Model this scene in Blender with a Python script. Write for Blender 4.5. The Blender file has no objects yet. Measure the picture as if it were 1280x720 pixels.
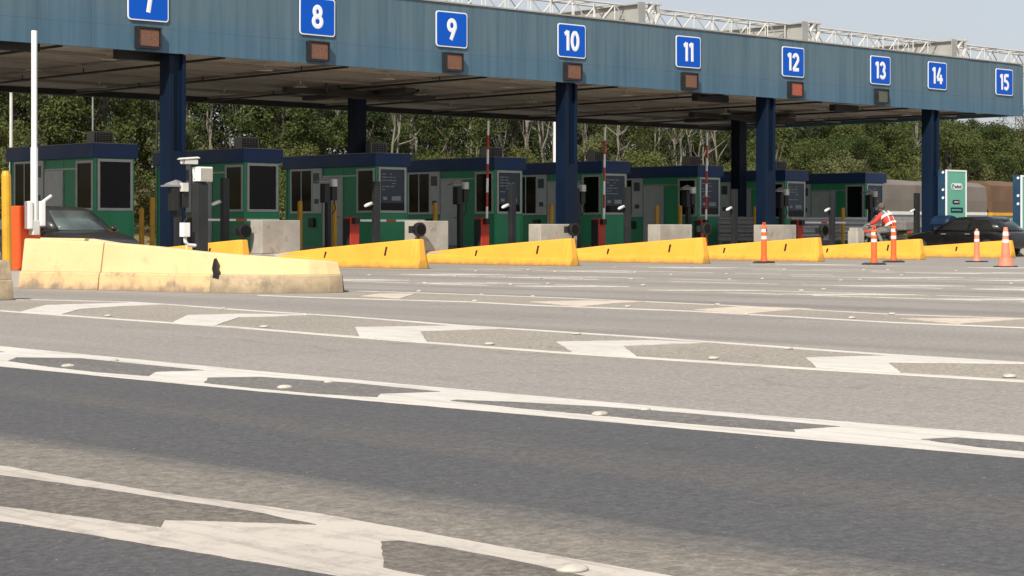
import bpy, bmesh, math, random
from mathutils import Vector, Matrix
random.seed(11)
S = bpy.context.scene
COL = S.collection
PI = math.pi

# ------------------------------------------------------------------ camera data (X = across the lanes, Y = along the lanes)
FPX, YH, CAMZ = 2421.0, 288.0, 0.93
_n = math.hypot(2560, FPX)
FW = (FPX / _n, 2560 / _n)
RT = (FW[1], -FW[0])
def ray(x, y):
    k = (x - 640) / FPX
    return FW[0] + RT[0] * k, FW[1] + RT[1] * k, (YH - y) / FPX
def G(x, y, z=0.0):                       # survey: a point on the ground
    d = ray(x, y); t = (z - CAMZ) / d[2]
    return d[0] * t, d[1] * t, z
def atU(x, y, u):                         # a point on a plane across the lanes
    d = ray(x, y); t = u / d[1]
    return d[0] * t, u, CAMZ + d[2] * t
def atV(x, y, v):                         # a point on a plane along the lanes
    d = ray(x, y); t = v / d[0]
    return v, d[1] * t, CAMZ + d[2] * t

# ------------------------------------------------------------------ mesh helpers
class MB:
    def __init__(s): s.v = []; s.f = []; s.m = []
    def add(s, vs, fs, mi=0):
        o = len(s.v); s.v += [tuple(p) for p in vs]
        s.f += [tuple(i + o for i in f) for f in fs]; s.m += [mi] * len(fs)
    def box(s, x0, x1, y0, y1, z0, z1, mi=0, M=None):
        vs = [Vector(p) for p in ((x0,y0,z0),(x1,y0,z0),(x1,y1,z0),(x0,y1,z0),(x0,y0,z1),(x1,y0,z1),(x1,y1,z1),(x0,y1,z1))]
        if M: vs = [M @ p for p in vs]
        s.add(vs, [(0,3,2,1),(4,5,6,7),(0,1,5,4),(1,2,6,5),(2,3,7,6),(3,0,4,7)], mi); return s
    def tube(s, pts, rad, n=8, mi=0, cap=True):
        pts = [Vector(p) for p in pts]
        if not isinstance(rad, (list, tuple)): rad = [rad] * len(pts)
        rings = []; up = None
        for i, p in enumerate(pts):
            d = (pts[min(i+1, len(pts)-1)] - pts[max(i-1, 0)])
            d = d.normalized() if d.length > 1e-9 else Vector((0,0,1))
            if up is None: up = Vector((0,0,1)) if abs(d.z) < .9 else Vector((1,0,0))
            a = d.cross(up)
            if a.length < 1e-6: a = d.cross(Vector((0,1,0)))
            a.normalize(); b = a.cross(d).normalized(); up = b
            rings.append([p + (a*math.cos(2*PI*j/n) + b*math.sin(2*PI*j/n))*rad[i] for j in range(n)])
        vs = [q for r in rings for q in r]; fs = []
        for i in range(len(pts)-1):
            for j in range(n):
                k = (j+1) % n
                fs.append((i*n+j, i*n+k, (i+1)*n+k, (i+1)*n+j))
        if cap: fs += [tuple(range(n-1,-1,-1)), tuple((len(pts)-1)*n+j for j in range(n))]
        s.add(vs, fs, mi); return s
    def bar(s, p, q, w, h=None, mi=0):
        p, q = Vector(p), Vector(q); h = h or w; d = q - p; L = d.length
        M = Matrix.Translation(p) @ d.to_track_quat('X', 'Z').to_matrix().to_4x4()
        return s.box(0, L, -w/2, w/2, -h/2, h/2, mi, M)
    def prism(s, poly, z0, z1, mi=0):
        n = len(poly)
        a = sum(poly[i][0]*poly[(i+1)%n][1]-poly[(i+1)%n][0]*poly[i][1] for i in range(n))
        if a < 0: poly = poly[::-1]
        vs = [(p[0],p[1],z0) for p in poly] + [(p[0],p[1],z1) for p in poly]
        fs = [tuple(range(n-1,-1,-1)), tuple(range(n,2*n))] + [(i,(i+1)%n,n+(i+1)%n,n+i) for i in range(n)]
        s.add(vs, fs, mi); return s
    def sheet(s, poly, z, mi=0):
        n = len(poly)
        a = sum(poly[i][0]*poly[(i+1)%n][1]-poly[(i+1)%n][0]*poly[i][1] for i in range(n))
        if a < 0: poly = poly[::-1]
        if z > 0:
            return s.prism(poly, -.01, z, mi)
        s.add([(p[0],p[1],z) for p in poly], [tuple(range(n))], mi); return s
    def loft(s, secs, mi=0, cap=True, closed=True):
        n = len(secs[0]); vs = [p for r in secs for p in r]; fs = []
        for i in range(len(secs)-1):
            for j in range(n if closed else n-1):
                k = (j+1) % n
                fs.append((i*n+j, i*n+k, (i+1)*n+k, (i+1)*n+j))
        if cap: fs += [tuple(range(n-1,-1,-1)), tuple((len(secs)-1)*n+j for j in range(n))]
        s.add(vs, fs, mi); return s
    def ball(s, c, r, n=12, m=8, mi=0):
        if not isinstance(r, (tuple, list)): r = (r, r, r)
        vs = [(c[0], c[1], c[2]-r[2])]; fs = []
        for i in range(1, m):
            t = -PI/2 + PI*i/m
            for j in range(n):
                p = 2*PI*j/n
                vs.append((c[0]+r[0]*math.cos(t)*math.cos(p), c[1]+r[1]*math.cos(t)*math.sin(p), c[2]+r[2]*math.sin(t)))
        vs.append((c[0], c[1], c[2]+r[2]))
        for j in range(n): fs.append((0, 1+(j+1)%n, 1+j))
        for i in range(m-2):
            for j in range(n):
                k = (j+1) % n
                fs.append((1+i*n+j, 1+i*n+k, 1+(i+1)*n+k, 1+(i+1)*n+j))
        for j in range(n): fs.append((1+(m-2)*n+j, 1+(m-2)*n+(j+1)%n, len(vs)-1))
        s.add(vs, fs, mi); return s
    def build(s, name, mats, parent=None, bevel=0.0, smooth=False, fix=False, loc=None):
        me = bpy.data.meshes.new(name); me.from_pydata(s.v, [], s.f)
        if not isinstance(mats, (list, tuple)): mats = [mats]
        for m in mats: me.materials.append(m)
        me.polygons.foreach_set('material_index', s.m)
        if fix:
            bm = bmesh.new(); bm.from_mesh(me)
            bmesh.ops.recalc_face_normals(bm, faces=bm.faces[:]); bm.to_mesh(me); bm.free()
        if smooth: me.polygons.foreach_set('use_smooth', [True]*len(me.polygons))
        me.update()
        o = bpy.data.objects.new(name, me); COL.objects.link(o)
        if parent: o.parent = parent
        if loc: o.location = loc
        if bevel:
            b = o.modifiers.new('bevel', 'BEVEL'); b.width = bevel; b.segments = 2; b.limit_method = 'ANGLE'
        return o

def tag(o, label=None, cat=None, group=None, kind=None):
    if label: o['label'] = label
    if cat: o['category'] = cat
    if group: o['group'] = group
    if kind: o['kind'] = kind
    return o
def thing(name, label, cat, loc=(0,0,0), rz=0, group=None):
    o = bpy.data.objects.new(name, None); COL.objects.link(o); o.empty_display_size = .2
    o.location = loc; o.rotation_euler = (0,0,rz)
    return tag(o, label, cat, group)
def copy_tree(o, parent=None):
    c = o.copy(); COL.objects.link(c)
    if parent: c.parent = parent
    for ch in list(o.children): copy_tree(ch, c)
    return c
def place(o, loc, label, rz=None):
    o.location = loc
    if rz is not None: o.rotation_euler = (0,0,rz)
    o['label'] = label
    return o

# ------------------------------------------------------------------ materials
def nodes(name):
    m = bpy.data.materials.new(name); m.use_nodes = True
    nt = m.node_tree; b = nt.nodes['Principled BSDF']
    return m, nt, b
def N(nt, t, **kw):
    n = nt.nodes.new(t)
    for k, v in kw.items():
        if k in n.inputs.keys() if hasattr(n.inputs, 'keys') else False: n.inputs[k].default_value = v
        else: setattr(n, k, v)
    return n
def c4(c): return (c[0], c[1], c[2], 1)
def noise(nt, vec, scale, detail=4, rough=.55):
    n = nt.nodes.new('ShaderNodeTexNoise'); n.inputs['Scale'].default_value = scale
    n.inputs['Detail'].default_value = detail; n.inputs['Roughness'].default_value = rough
    nt.links.new(vec, n.inputs['Vector']); return n.outputs['Fac']
def rng(nt, fac, a, b, lo, hi):
    n = nt.nodes.new('ShaderNodeMapRange'); n.clamp = True
    for k, v in zip(('From Min','From Max','To Min','To Max'), (a,b,lo,hi)): n.inputs[k].default_value = v
    nt.links.new(fac, n.inputs['Value']); return n.outputs[0]
def math_(nt, op, a, b=None):
    n = nt.nodes.new('ShaderNodeMath'); n.operation = op
    for i, q in enumerate((a, b)):
        if q is None: continue
        if isinstance(q, (int, float)): n.inputs[i].default_value = q
        else: nt.links.new(q, n.inputs[i])
    return n.outputs[0]
def mix(nt, fac, a, b, mode='MIX'):
    n = nt.nodes.new('ShaderNodeMix'); n.data_type = 'RGBA'; n.blend_type = mode
    if isinstance(fac, (int, float)): n.inputs[0].default_value = fac
    else: nt.links.new(fac, n.inputs[0])
    for i, q in ((6, a), (7, b)):
        if isinstance(q, (tuple, list)): n.inputs[i].default_value = c4(q)
        else: nt.links.new(q, n.inputs[i])
    return n.outputs[2]
def coords(nt, scale=(1,1,1), rand=True):
    tc = nt.nodes.new('ShaderNodeTexCoord'); mp = nt.nodes.new('ShaderNodeMapping')
    mp.inputs['Scale'].default_value = scale
    nt.links.new(tc.outputs['Object'], mp.inputs['Vector'])
    if rand:
        oi = nt.nodes.new('ShaderNodeObjectInfo'); cx = nt.nodes.new('ShaderNodeCombineXYZ')
        r = math_(nt, 'MULTIPLY', oi.outputs['Random'], 37.0)
        nt.links.new(r, cx.inputs[0]); nt.links.new(r, cx.inputs[1])
        nt.links.new(cx.outputs[0], mp.inputs['Location'])
    return mp.outputs[0], tc.outputs['Object']
def bump(nt, b, h, strength, dist=.01):
    n = nt.nodes.new('ShaderNodeBump'); n.inputs['Strength'].default_value = strength; n.inputs['Distance'].default_value = dist
    nt.links.new(h, n.inputs['Height']); nt.links.new(n.outputs[0], b.inputs['Normal'])
def pm(name, c, rough=.6, var=.18, scale=2.5, metal=0.0, dirt=None, stretch=(1,1,1), bmp=0.0, spec=.5):
    """paint / concrete / metal with uneven tone; dirt = (colour, low, high, scale)"""
    m, nt, b = nodes(name)
    vec, _ = coords(nt, stretch)
    f = noise(nt, vec, scale, 6)
    lo = tuple(q*(1-var) for q in c); hi = tuple(min(1, q*(1+var)) for q in c)
    col = mix(nt, rng(nt, f, .3, .7, 0, 1), lo, hi)
    if dirt:
        d = noise(nt, vec, dirt[3], 8, .65)
        col = mix(nt, rng(nt, d, dirt[1], dirt[2], 0, .85), col, dirt[0])
    nt.links.new(col, b.inputs['Base Color'])
    nt.links.new(rng(nt, f, .3, .7, max(0, rough-.08), min(1, rough+.08)), b.inputs['Roughness'])
    b.inputs['Metallic'].default_value = metal; b.inputs['Specular IOR Level'].default_value = spec
    if bmp: bump(nt, b, noise(nt, vec, scale*25, 3), bmp, .006)
    return m

M = {}
M['concrete'] = pm('concrete', (.36,.335,.29), .85, .2, 1.6, dirt=((.12,.11,.09), .56, .75, 2.5), bmp=.4)
M['island'] = pm('island_concrete', (.33,.31,.28), .9, .2, 1.2, dirt=((.1,.09,.08), .55, .75, 1.7), bmp=.4)
M['grey_steel'] = pm('grey_steel', (.27,.27,.26), .5, .15, 3, metal=.3)
M['alu'] = pm('aluminium_frame', (.55,.57,.57), .45, .1, 3, metal=.2)
M['green'] = pm('green_cladding', (.045,.4,.185), .5, .16, 1.1, stretch=(1,1,.35), dirt=((.05,.16,.09), .6, .85, 3))
M['blue_roof'] = pm('blue_roof_edge', (.004,.042,.17), .5, .2, 1.2, dirt=((.03,.06,.15), .6, .85, 2.5))
M['navy'] = pm('navy_steel', (.003,.011,.03), .55, .25, 1.3, stretch=(1,1,.3), dirt=((.008,.014,.022), .58, .8, 3), spec=.18)
M['orange'] = pm('orange_cabinet', (.82,.1,.015), .5, .08, 2)
M['red'] = pm('red_cabinet', (.42,.035,.018), .5, .12, 2)
M['white'] = pm('white_enamel', (.8,.8,.78), .4, .05, 3)
M['cream_white'] = pm('weathered_white', (.62,.62,.58), .55, .12, 4, dirt=((.25,.23,.2), .6, .8, 4))
M['black'] = pm('black_plastic', (.014,.014,.015), .5, .2, 4)
M['post'] = pm('charcoal_post', (.016,.018,.02), .55, .2, 3)
M['bollard'] = pm('bollard_yellow', (.62,.33,.02), .5, .15, 3, dirt=((.2,.12,.03), .58, .8, 5))
M['rubber'] = pm('rubber', (.035,.034,.032), .8, .25, 5)
M['delin'] = pm('orange_plastic', (.8,.13,.03), .5, .08, 3, dirt=((.35,.12,.06), .62, .8, 9))
M['delin_faded'] = pm('faded_orange_plastic', (.75,.22,.13), .6, .12, 4, dirt=((.4,.25,.2), .58, .8, 7))
M['band'] = pm('reflective_band', (.74,.71,.66), .35, .06, 6)
M['sign_blue'] = pm('sign_blue', (.0,.085,.5), .55, .04, 1.5, spec=.25)
M['sign_white'] = pm('sign_white', (.82,.84,.86), .4, .03, 2)
M['led_red'] = pm('led_panel_red', (.17,.08,.05), .6, .35, 22)
M['led_lit'] = pm('led_panel_bright', (.34,.085,.05), .6, .35, 22)
M['led_grey'] = pm('led_panel_grey', (.09,.1,.075), .6, .3, 22)
M['silver'] = pm('galvanised', (.42,.43,.43), .42, .15, 2.5, metal=.55)
M['truss'] = pm('truss_white_paint', (.5,.49,.465), .5, .14, 1.5, dirt=((.3,.26,.22), .6, .8, 2.2))
M['truss_grey'] = pm('girder_grey_paint', (.33,.33,.305), .55, .14, 1.5, dirt=((.25,.2,.16), .58, .8, 2.2))
M['tarp_tan'] = pm('tan_tarpaulin', (.15,.13,.11), .8, .16, .6, stretch=(1,1,.4), dirt=((.09,.075,.065), .55, .8, 1))
M['tarp_brown'] = pm('brown_tarpaulin', (.13,.075,.042), .8, .16, .6, stretch=(1,1,.4), dirt=((.11,.07,.045), .55, .8, 1))
M['trunk_dark'] = pm('bark_dark', (.09,.075,.055), .9, .3, 5, stretch=(1,1,.25))
M['trunk_pale'] = pm('bark_pale', (.19,.175,.14), .85, .25, 5, stretch=(1,1,.25))
M['totem_green'] = pm('totem_green', (.13,.4,.28), .4, .05, 1)
M['totem_dark'] = pm('totem_navy', (.006,.02,.05), .5, .1, 2, spec=.3)
M['totem_side'] = pm('totem_side_blue', (.016,.05,.1), .5, .1, 2)
M['skin'] = pm('skin', (.36,.2,.13), .6, .06, 9)
M['jacket'] = pm('red_jacket', (.62,.05,.035), .75, .12, 9)
M['trousers'] = pm('grey_trousers', (.16,.15,.145), .85, .15, 8)
M['paper'] = pm('pale_paper', (.5,.52,.54), .7, .08, 5)
M['screen'] = pm('notice_print', (.03,.055,.085), .35, .2, 2)
M['print'] = pm('notice_grey_print', (.34,.38,.42), .5, .25, 8)

def glass(name, c, rough=.06):
    m, nt, b = nodes(name)
    vec, _ = coords(nt)
    f = noise(nt, vec, 1.4, 4)
    nt.links.new(mix(nt, rng(nt, f, .35, .65, 0, 1), tuple(q*.7 for q in c), tuple(q*1.4 for q in c)), b.inputs['Base Color'])
    b.inputs['Roughness'].default_value = rough; b.inputs['Specular IOR Level'].default_value = .6 if c[0] > .01 else .2
    return m
M['glass'] = glass('dark_booth_glass', (.006,.006,.0055), .08)
M['car_glass'] = glass('car_glass', (.014,.016,.016), .03)
M['car_glass_sky_sheen'] = glass('sky_sheen_car_glass', (.085,.11,.105), .03)  # sky reflection painted into the glass: base colour lightened to stand in for it
M['lens'] = glass('lamp_lens', (.5,.5,.5), .1)
def paint(name, c, rough=.3):
    m, nt, b = nodes(name)
    vec, _ = coords(nt); f = noise(nt, vec, 5, 5)
    nt.links.new(mix(nt, rng(nt, f, .4, .75, 0, .12), c, (.1,.095,.09)), b.inputs['Base Color'])
    b.inputs['Roughness'].default_value = rough; b.inputs['Coat Weight'].default_value = .6; b.inputs['Coat Roughness'].default_value = .06
    b.inputs['Metallic'].default_value = .3
    return m
M['car_black'] = paint('black_car_paint', (.008,.008,.009))
M['car_grey'] = paint('charcoal_car_paint', (.02,.0185,.0175), .38)

def wall_mat(name, c, grime, lo, hi, low_z, low_amt, light):
    """painted concrete: paint, light patches, scuffs, and grime spreading up from the road"""
    m, nt, b = nodes(name)
    vec, ob = coords(nt)
    f = noise(nt, vec, 1.3, 7)
    col = mix(nt, rng(nt, f, .3, .7, 0, 1), tuple(q*.86 for q in c), c)
    col = mix(nt, rng(nt, noise(nt, vec, .8, 4), .5, .75, 0, .5), col, light)
    sc = noise(nt, vec, 3.2, 9, .7)
    col = mix(nt, rng(nt, sc, lo, hi, 0, .75), col, grime)
    sep = nt.nodes.new('ShaderNodeSeparateXYZ'); nt.links.new(ob, sep.inputs[0])
    zz = math_(nt, 'ADD', sep.outputs[2], rng(nt, noise(nt, vec, 5, 6), .25, .75, -.09, .09))
    col = mix(nt, rng(nt, zz, low_z, .0, 0, low_amt), col, grime)
    nt.links.new(col, b.inputs['Base Color']); b.inputs['Roughness'].default_value = .8
    bump(nt, b, noise(nt, vec, 30, 4), .35, .008)
    return m
M['wall_yellow'] = wall_mat('yellow_painted_concrete', (.82,.405,.045), (.3,.18,.07), .62, .82, .16, .7, (.86,.46,.07))
M['wall_pale'] = wall_mat('faded_yellow_concrete', (.74,.535,.275), (.34,.26,.17), .57, .76, .1, .55, (.78,.62,.39))
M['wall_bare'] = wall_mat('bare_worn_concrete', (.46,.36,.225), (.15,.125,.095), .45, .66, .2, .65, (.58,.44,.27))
M['wall_plinth'] = wall_mat('faded_plinth_concrete', (.7,.475,.24), (.2,.165,.13), .5, .64, .14, .8, (.74,.52,.27))

def asphalt(name, base, tint, spots, bands=(), speck=.3, cracks=.3):
    """bands: (v centre, half width, colour, strength) = dust and tyre wear lying along the lanes"""
    m, nt, b = nodes(name)
    vec, ob = coords(nt, (1,1,1), False)
    big = noise(nt, vec, .35, 5)
    mp = nt.nodes.new('ShaderNodeMapping'); mp.inputs['Scale'].default_value = (2.2,.12,1); nt.links.new(ob, mp.inputs['Vector'])
    lng = noise(nt, mp.outputs[0], 1.0, 6, .6)
    fine = noise(nt, vec, 70, 3, .8); mid = noise(nt, vec, 11, 6, .7)
    col = mix(nt, rng(nt, big, .3, .7, 0, 1), base, tint)
    col = mix(nt, rng(nt, lng, .35, .7, 0, .5), col, spots)
    sep = nt.nodes.new('ShaderNodeSeparateXYZ'); nt.links.new(ob, sep.inputs[0])
    wob = math_(nt, 'ADD', sep.outputs[0], rng(nt, lng, .2, .8, -.3, .3))
    for (vc, hw, bc, st) in bands:
        d = math_(nt, 'ABSOLUTE', math_(nt, 'SUBTRACT', wob, vc))
        k = math_(nt, 'MULTIPLY', rng(nt, d, hw, hw*.25, 0, st), rng(nt, mid, .3, .62, .55, 1))
        col = mix(nt, k, col, bc)
    g = rng(nt, fine, .25, .75, 1-speck, 1+speck)
    cx = nt.nodes.new('ShaderNodeCombineXYZ')
    for i in range(3): nt.links.new(g, cx.inputs[i])
    col = mix(nt, 1.0, col, cx.outputs[0], 'MULTIPLY')
    g2 = rng(nt, mid, .3, .7, .88, 1.1); cx2 = nt.nodes.new('ShaderNodeCombineXYZ')
    for i in range(3): nt.links.new(g2, cx2.inputs[i])
    col = mix(nt, 1.0, col, cx2.outputs[0], 'MULTIPLY')
    gr = noise(nt, vec, 26, 2, .7); g3 = rng(nt, gr, .3, .7, 1-speck*.75, 1+speck*.75); cx3 = nt.nodes.new('ShaderNodeCombineXYZ')
    for i in range(3): nt.links.new(g3, cx3.inputs[i])
    col = mix(nt, 1.0, col, cx3.outputs[0], 'MULTIPLY')
    # scuffs dragged along the lanes, pale flecks and hairline cracks
    mp2 = nt.nodes.new('ShaderNodeMapping'); mp2.inputs['Scale'].default_value = (9,.5,1); nt.links.new(ob, mp2.inputs['Vector'])
    scf = noise(nt, mp2.outputs[0], 1.3, 5, .65)
    col = mix(nt, rng(nt, scf, .6, .78, 0, .45), col, tuple(q*.62 for q in base))
    col = mix(nt, rng(nt, scf, .36, .22, 0, .35), col, tuple(min(1,q*1.35) for q in base))
    flk = noise(nt, vec, 42, 1, .5)
    col = mix(nt, rng(nt, flk, .76, .78, 0, .45), col, (.5,.48,.44))
    vo = nt.nodes.new('ShaderNodeTexVoronoi'); vo.feature = 'DISTANCE_TO_EDGE'; vo.inputs['Scale'].default_value = .33
    wv = nt.nodes.new('ShaderNodeVectorMath'); wv.operation = 'ADD'; nz = nt.nodes.new('ShaderNodeTexNoise'); nz.inputs['Scale'].default_value = 1.7; nz.inputs['Detail'].default_value = 6
    nt.links.new(vec, nz.inputs['Vector']); nt.links.new(vec, wv.inputs[0]); nt.links.new(nz.outputs['Color'], wv.inputs[1]); nt.links.new(wv.outputs[0], vo.inputs['Vector'])
    # oil drips and small stains, tyre-polished wheel tracks
    sp_ = nt.nodes.new('ShaderNodeTexVoronoi'); sp_.inputs['Scale'].default_value = .8; nt.links.new(wv.outputs[0], sp_.inputs['Vector'])
    col = mix(nt, math_(nt, 'MULTIPLY', rng(nt, sp_.outputs['Distance'], .13, .05, 0, .55), rng(nt, big, .5, .56, 0, 1)), col, tuple(q*.5 for q in base))
    mt_ = noise(nt, vec, 2.6, 7, .72)
    col = mix(nt, rng(nt, mt_, .52, .7, 0, .22), col, tuple(q*.72 for q in base))
    ck = math_(nt, 'MULTIPLY', rng(nt, vo.outputs['Distance'], .012, .003, 0, cracks), rng(nt, big, .45, .55, 0, 1))
    col = mix(nt, ck, col, tuple(q*.4 for q in base))
    nt.links.new(col, b.inputs['Base Color'])
    b.inputs['Roughness'].default_value = .88; b.inputs['Specular IOR Level'].default_value = .3
    bump(nt, b, fine, .5, .006)
    return m
TAN = (.29,.255,.21); DK = (.19,.17,.15)
M['asphalt_pale'] = asphalt('pale_asphalt', (.32,.298,.27), (.285,.264,.238), (.235,.218,.195),
    ((9.1,.75,(.285,.262,.235),.75), (10.2,.3,TAN,.5), (12.75,.5,DK,.5), (14.6,.9,(.24,.22,.195),.7), (18.9,.7,DK,.75), (21.2,.5,DK,.5), (25,.6,DK,.5), (29,.6,DK,.5)), .3)
M['asphalt_dark'] = asphalt('dark_asphalt', (.092,.0925,.094), (.083,.0835,.086), (.104,.102,.1),
    ((3.95,.5,(.25,.222,.183),.9), (5.6,.35,(.118,.11,.102),.6), (2.6,.4,(.075,.075,.076),.5)), .3, .0)
M['patch_dark'] = asphalt('hatch_dark_asphalt', (.17,.16,.148), (.1,.097,.094), (.225,.21,.19), (), .4)
M['patch_near'] = asphalt('hatch_worn_asphalt', (.19,.168,.14), (.14,.125,.11), (.085,.08,.075), (), .4)
M['patch_tan'] = asphalt('hatch_dusty_asphalt', (.325,.292,.245), (.27,.243,.205), (.36,.325,.275), (), .45)

def road_paint(name, c, wear, lo, hi):
    m, nt, b = nodes(name)
    vec, ob = coords(nt, (1,1,1), False)
    mid = noise(nt, vec, 6, 8, .72); fine = noise(nt, vec, 60, 3, .8); big = noise(nt, vec, .9, 4)
    col = mix(nt, rng(nt, big, .3, .7, 0, 1), tuple(q*.88 for q in c), c)
    w = math_(nt, 'ADD', math_(nt, 'MULTIPLY', mid, .75), math_(nt, 'MULTIPLY', fine, .25))
    col = mix(nt, rng(nt, w, lo, hi, 0, .8), col, wear)
    mp = nt.nodes.new('ShaderNodeMapping'); mp.inputs['Scale'].default_value = (10,.7,1); nt.links.new(ob, mp.inputs['Vector'])
    dr = noise(nt, mp.outputs[0], 1.4, 6, .7)
    col = mix(nt, rng(nt, dr, .5, .7, 0, .7), col, tuple(q*.85 for q in wear))
    chip = noise(nt, vec, 28, 5, .75)
    col = mix(nt, rng(nt, chip, .66, .7, 0, .75), col, tuple(q*.6 for q in wear))
    nt.links.new(col, b.inputs['Base Color']); b.inputs['Roughness'].default_value = .75
    bump(nt, b, fine, .3, .004)
    return m
M['mark_near'] = road_paint('road_paint_dusty', (.55,.5,.435), (.27,.24,.2), .5, .68)
M['mark_mid'] = road_paint('road_paint', (.66,.625,.565), (.34,.31,.27), .54, .72)
M['mark_far'] = road_paint('road_paint_far', (.62,.585,.53), (.3,.275,.24), .48, .64)
M['mark_tan'] = road_paint('road_paint_yellowed', (.66,.57,.45), (.33,.29,.24), .5, .68)
M['stud'] = pm('stud_white', (.48,.445,.385), .7, .15, 12, dirt=((.28,.25,.21), .5, .72, 22))

# fascia: two-tone faded paint with vertical rain streaks
def fascia_mat():
    m, nt, b = nodes('fascia_paint')
    vec, ob = coords(nt, (1,1,1), False)
    mp = nt.nodes.new('ShaderNodeMapping'); mp.inputs['Scale'].default_value = (3.0,3.0,.12); nt.links.new(ob, mp.inputs['Vector'])
    st = noise(nt, mp.outputs[0], 1.6, 6, .6); bg = noise(nt, vec, .5, 5)
    sep = nt.nodes.new('ShaderNodeSeparateXYZ'); nt.links.new(ob, sep.inputs[0])
    zz = math_(nt, 'ADD', sep.outputs[2], rng(nt, bg, .3, .7, -.3, .3))
    col = mix(nt, rng(nt, zz, 5.7, 6.5, 0, 1), (.066,.138,.2), (.09,.15,.185))
    col = mix(nt, rng(nt, st, .44, .74, 0, .75), col, (.042,.09,.135))
    col = mix(nt, rng(nt, st, .45, .2, 0, .4), col, (.13,.185,.205))
    nt.links.new(col, b.inputs['Base Color']); b.inputs['Roughness'].default_value = .55
    return m
M['fascia'] = fascia_mat()
M['soffit'] = pm('soffit_sheet', (.52,.475,.415), .8, .16, .7, dirt=((.3,.26,.21), .52, .75, 1.1))
M['soffit_dark'] = pm('soffit_beam', (.05,.045,.042), .7, .2, 1)
M['soffit_rib'] = pm('soffit_rib_paint', (.3,.26,.22), .8, .16, .7)

# foliage
def leaf_mat(name, a, b_, c):
    m, nt, b = nodes(name)
    at = nt.nodes.new('ShaderNodeAttribute'); at.attribute_name = 'clump'
    oi = nt.nodes.new('ShaderNodeObjectInfo')
    col = mix(nt, at.outputs['Fac'], a, b_)
    col = mix(nt, rng(nt, oi.outputs['Random'], 0, 1, 0, .55), col, c)
    nt.links.new(col, b.inputs['Base Color']); b.inputs['Roughness'].default_value = .6
    b.inputs['Specular IOR Level'].default_value = .25
    tr = nt.nodes.new('ShaderNodeBsdfTranslucent'); nt.links.new(col, tr.inputs['Color'])
    ms = nt.nodes.new('ShaderNodeMixShader'); ms.inputs[0].default_value = .3
    nt.links.new(b.outputs[0], ms.inputs[1]); nt.links.new(tr.outputs[0], ms.inputs[2])
    nt.links.new(ms.outputs[0], nt.nodes['Material Output'].inputs['Surface'])
    return m
M['leaf'] = leaf_mat('leaf_green', (.035,.055,.013), (.105,.135,.034), (.095,.105,.03))
M['leaf_bush'] = leaf_mat('leaf_yellow_green', (.06,.082,.02), (.155,.175,.048), (.125,.13,.04))
M['leaf_dark'] = leaf_mat('leaf_dark_green', (.02,.034,.012), (.06,.08,.026), (.055,.062,.022))
M['leaf_olive'] = leaf_mat('leaf_olive', (.07,.085,.03), (.17,.18,.07), (.13,.14,.06))
M['grass'] = leaf_mat('dry_grass_blades', (.2,.15,.07), (.38,.3,.16), (.2,.2,.08))
def hill_mat():
    m, nt, b = nodes('hillside_soil')
    vec, ob = coords(nt, (1,1,1), False)
    f = noise(nt, vec, .6, 7); g = noise(nt, vec, 6, 6)
    col = mix(nt, rng(nt, f, .35, .65, 0, 1), (.24,.18,.09), (.1,.1,.045))
    col = mix(nt, rng(nt, g, .45, .7, 0, .7), col, (.07,.07,.03))
    nt.links.new(col, b.inputs['Base Color']); b.inputs['Roughness'].default_value = .95
    return m
M['hill'] = hill_mat()

# ------------------------------------------------------------------ ground, road, markings
g = MB(); g.sheet([(-400,-400),(700,-400),(700,700),(-400,700)], 0)
tag(g.build('ground', M['asphalt_pale']), kind='structure')

def ext(px, far_u=40.0, near_u=-14.0):
    """an edge surveyed in the photo, carried on straight past both ends of the frame (points run from far to near)"""
    p = [G(*q)[:2] for q in px]
    return [(p[0][0], far_u)] + p + [(p[-1][0], near_u)]
g2bot = ext([(0,458.5),(320,489.5),(640,517.5),(960,546),(1280,573.5)])
g2top = ext([(0,433.5),(320,464.5),(640,493.5),(960,521),(1280,546)])
dk = MB(); dk.sheet([(-14,40)] + [(p[0]+.03, p[1]) for p in g2bot] + [(-14,-14)], .003)
tag(dk.build('road', M['asphalt_dark']), kind='structure')

def marking(name, mat, strips, z, label):
    m = MB()
    for s in strips:
        if isinstance(s, tuple):                       # a thin line: one quad after another
            a, b_ = s
            m.loft([[(p[0],p[1],-.01), (p[0],p[1],z), (q[0],q[1],z), (q[0],q[1],-.01)] for p, q in zip(a, b_)])
        else: m.sheet(s, z)
    return tag(m.build(name, mat), label, kind='structure')
def rough(poly, step=.05, amp=.0045, seed=3, closed=True):
    rr = random.Random(seed + len(poly)); out = []; n = len(poly)
    for i in range(n if closed else n-1):
        a, b_ = poly[i], poly[(i+1)%n]; L = math.hypot(b_[0]-a[0], b_[1]-a[1]); k = max(1, min(160, int(L/step)))
        if max(a[1], b_[1]) > 30 or min(a[1], b_[1]) < -2: k = 1
        drift = 0
        for j in range(k):
            f = j/k; drift = drift*.35 + rr.uniform(-amp,amp); e = drift if j else 0
            nx, ny = -(b_[1]-a[1])/max(L,1e-6), (b_[0]-a[0])/max(L,1e-6)
            out.append((a[0]+(b_[0]-a[0])*f+nx*e, a[1]+(b_[1]-a[1])*f+ny*e))
    return out
def pxpoly(pts): return rough([G(*p)[:2] for p in pts])
def shifted(poly, du): return [(p[0], p[1]+du) for p in poly]

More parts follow.
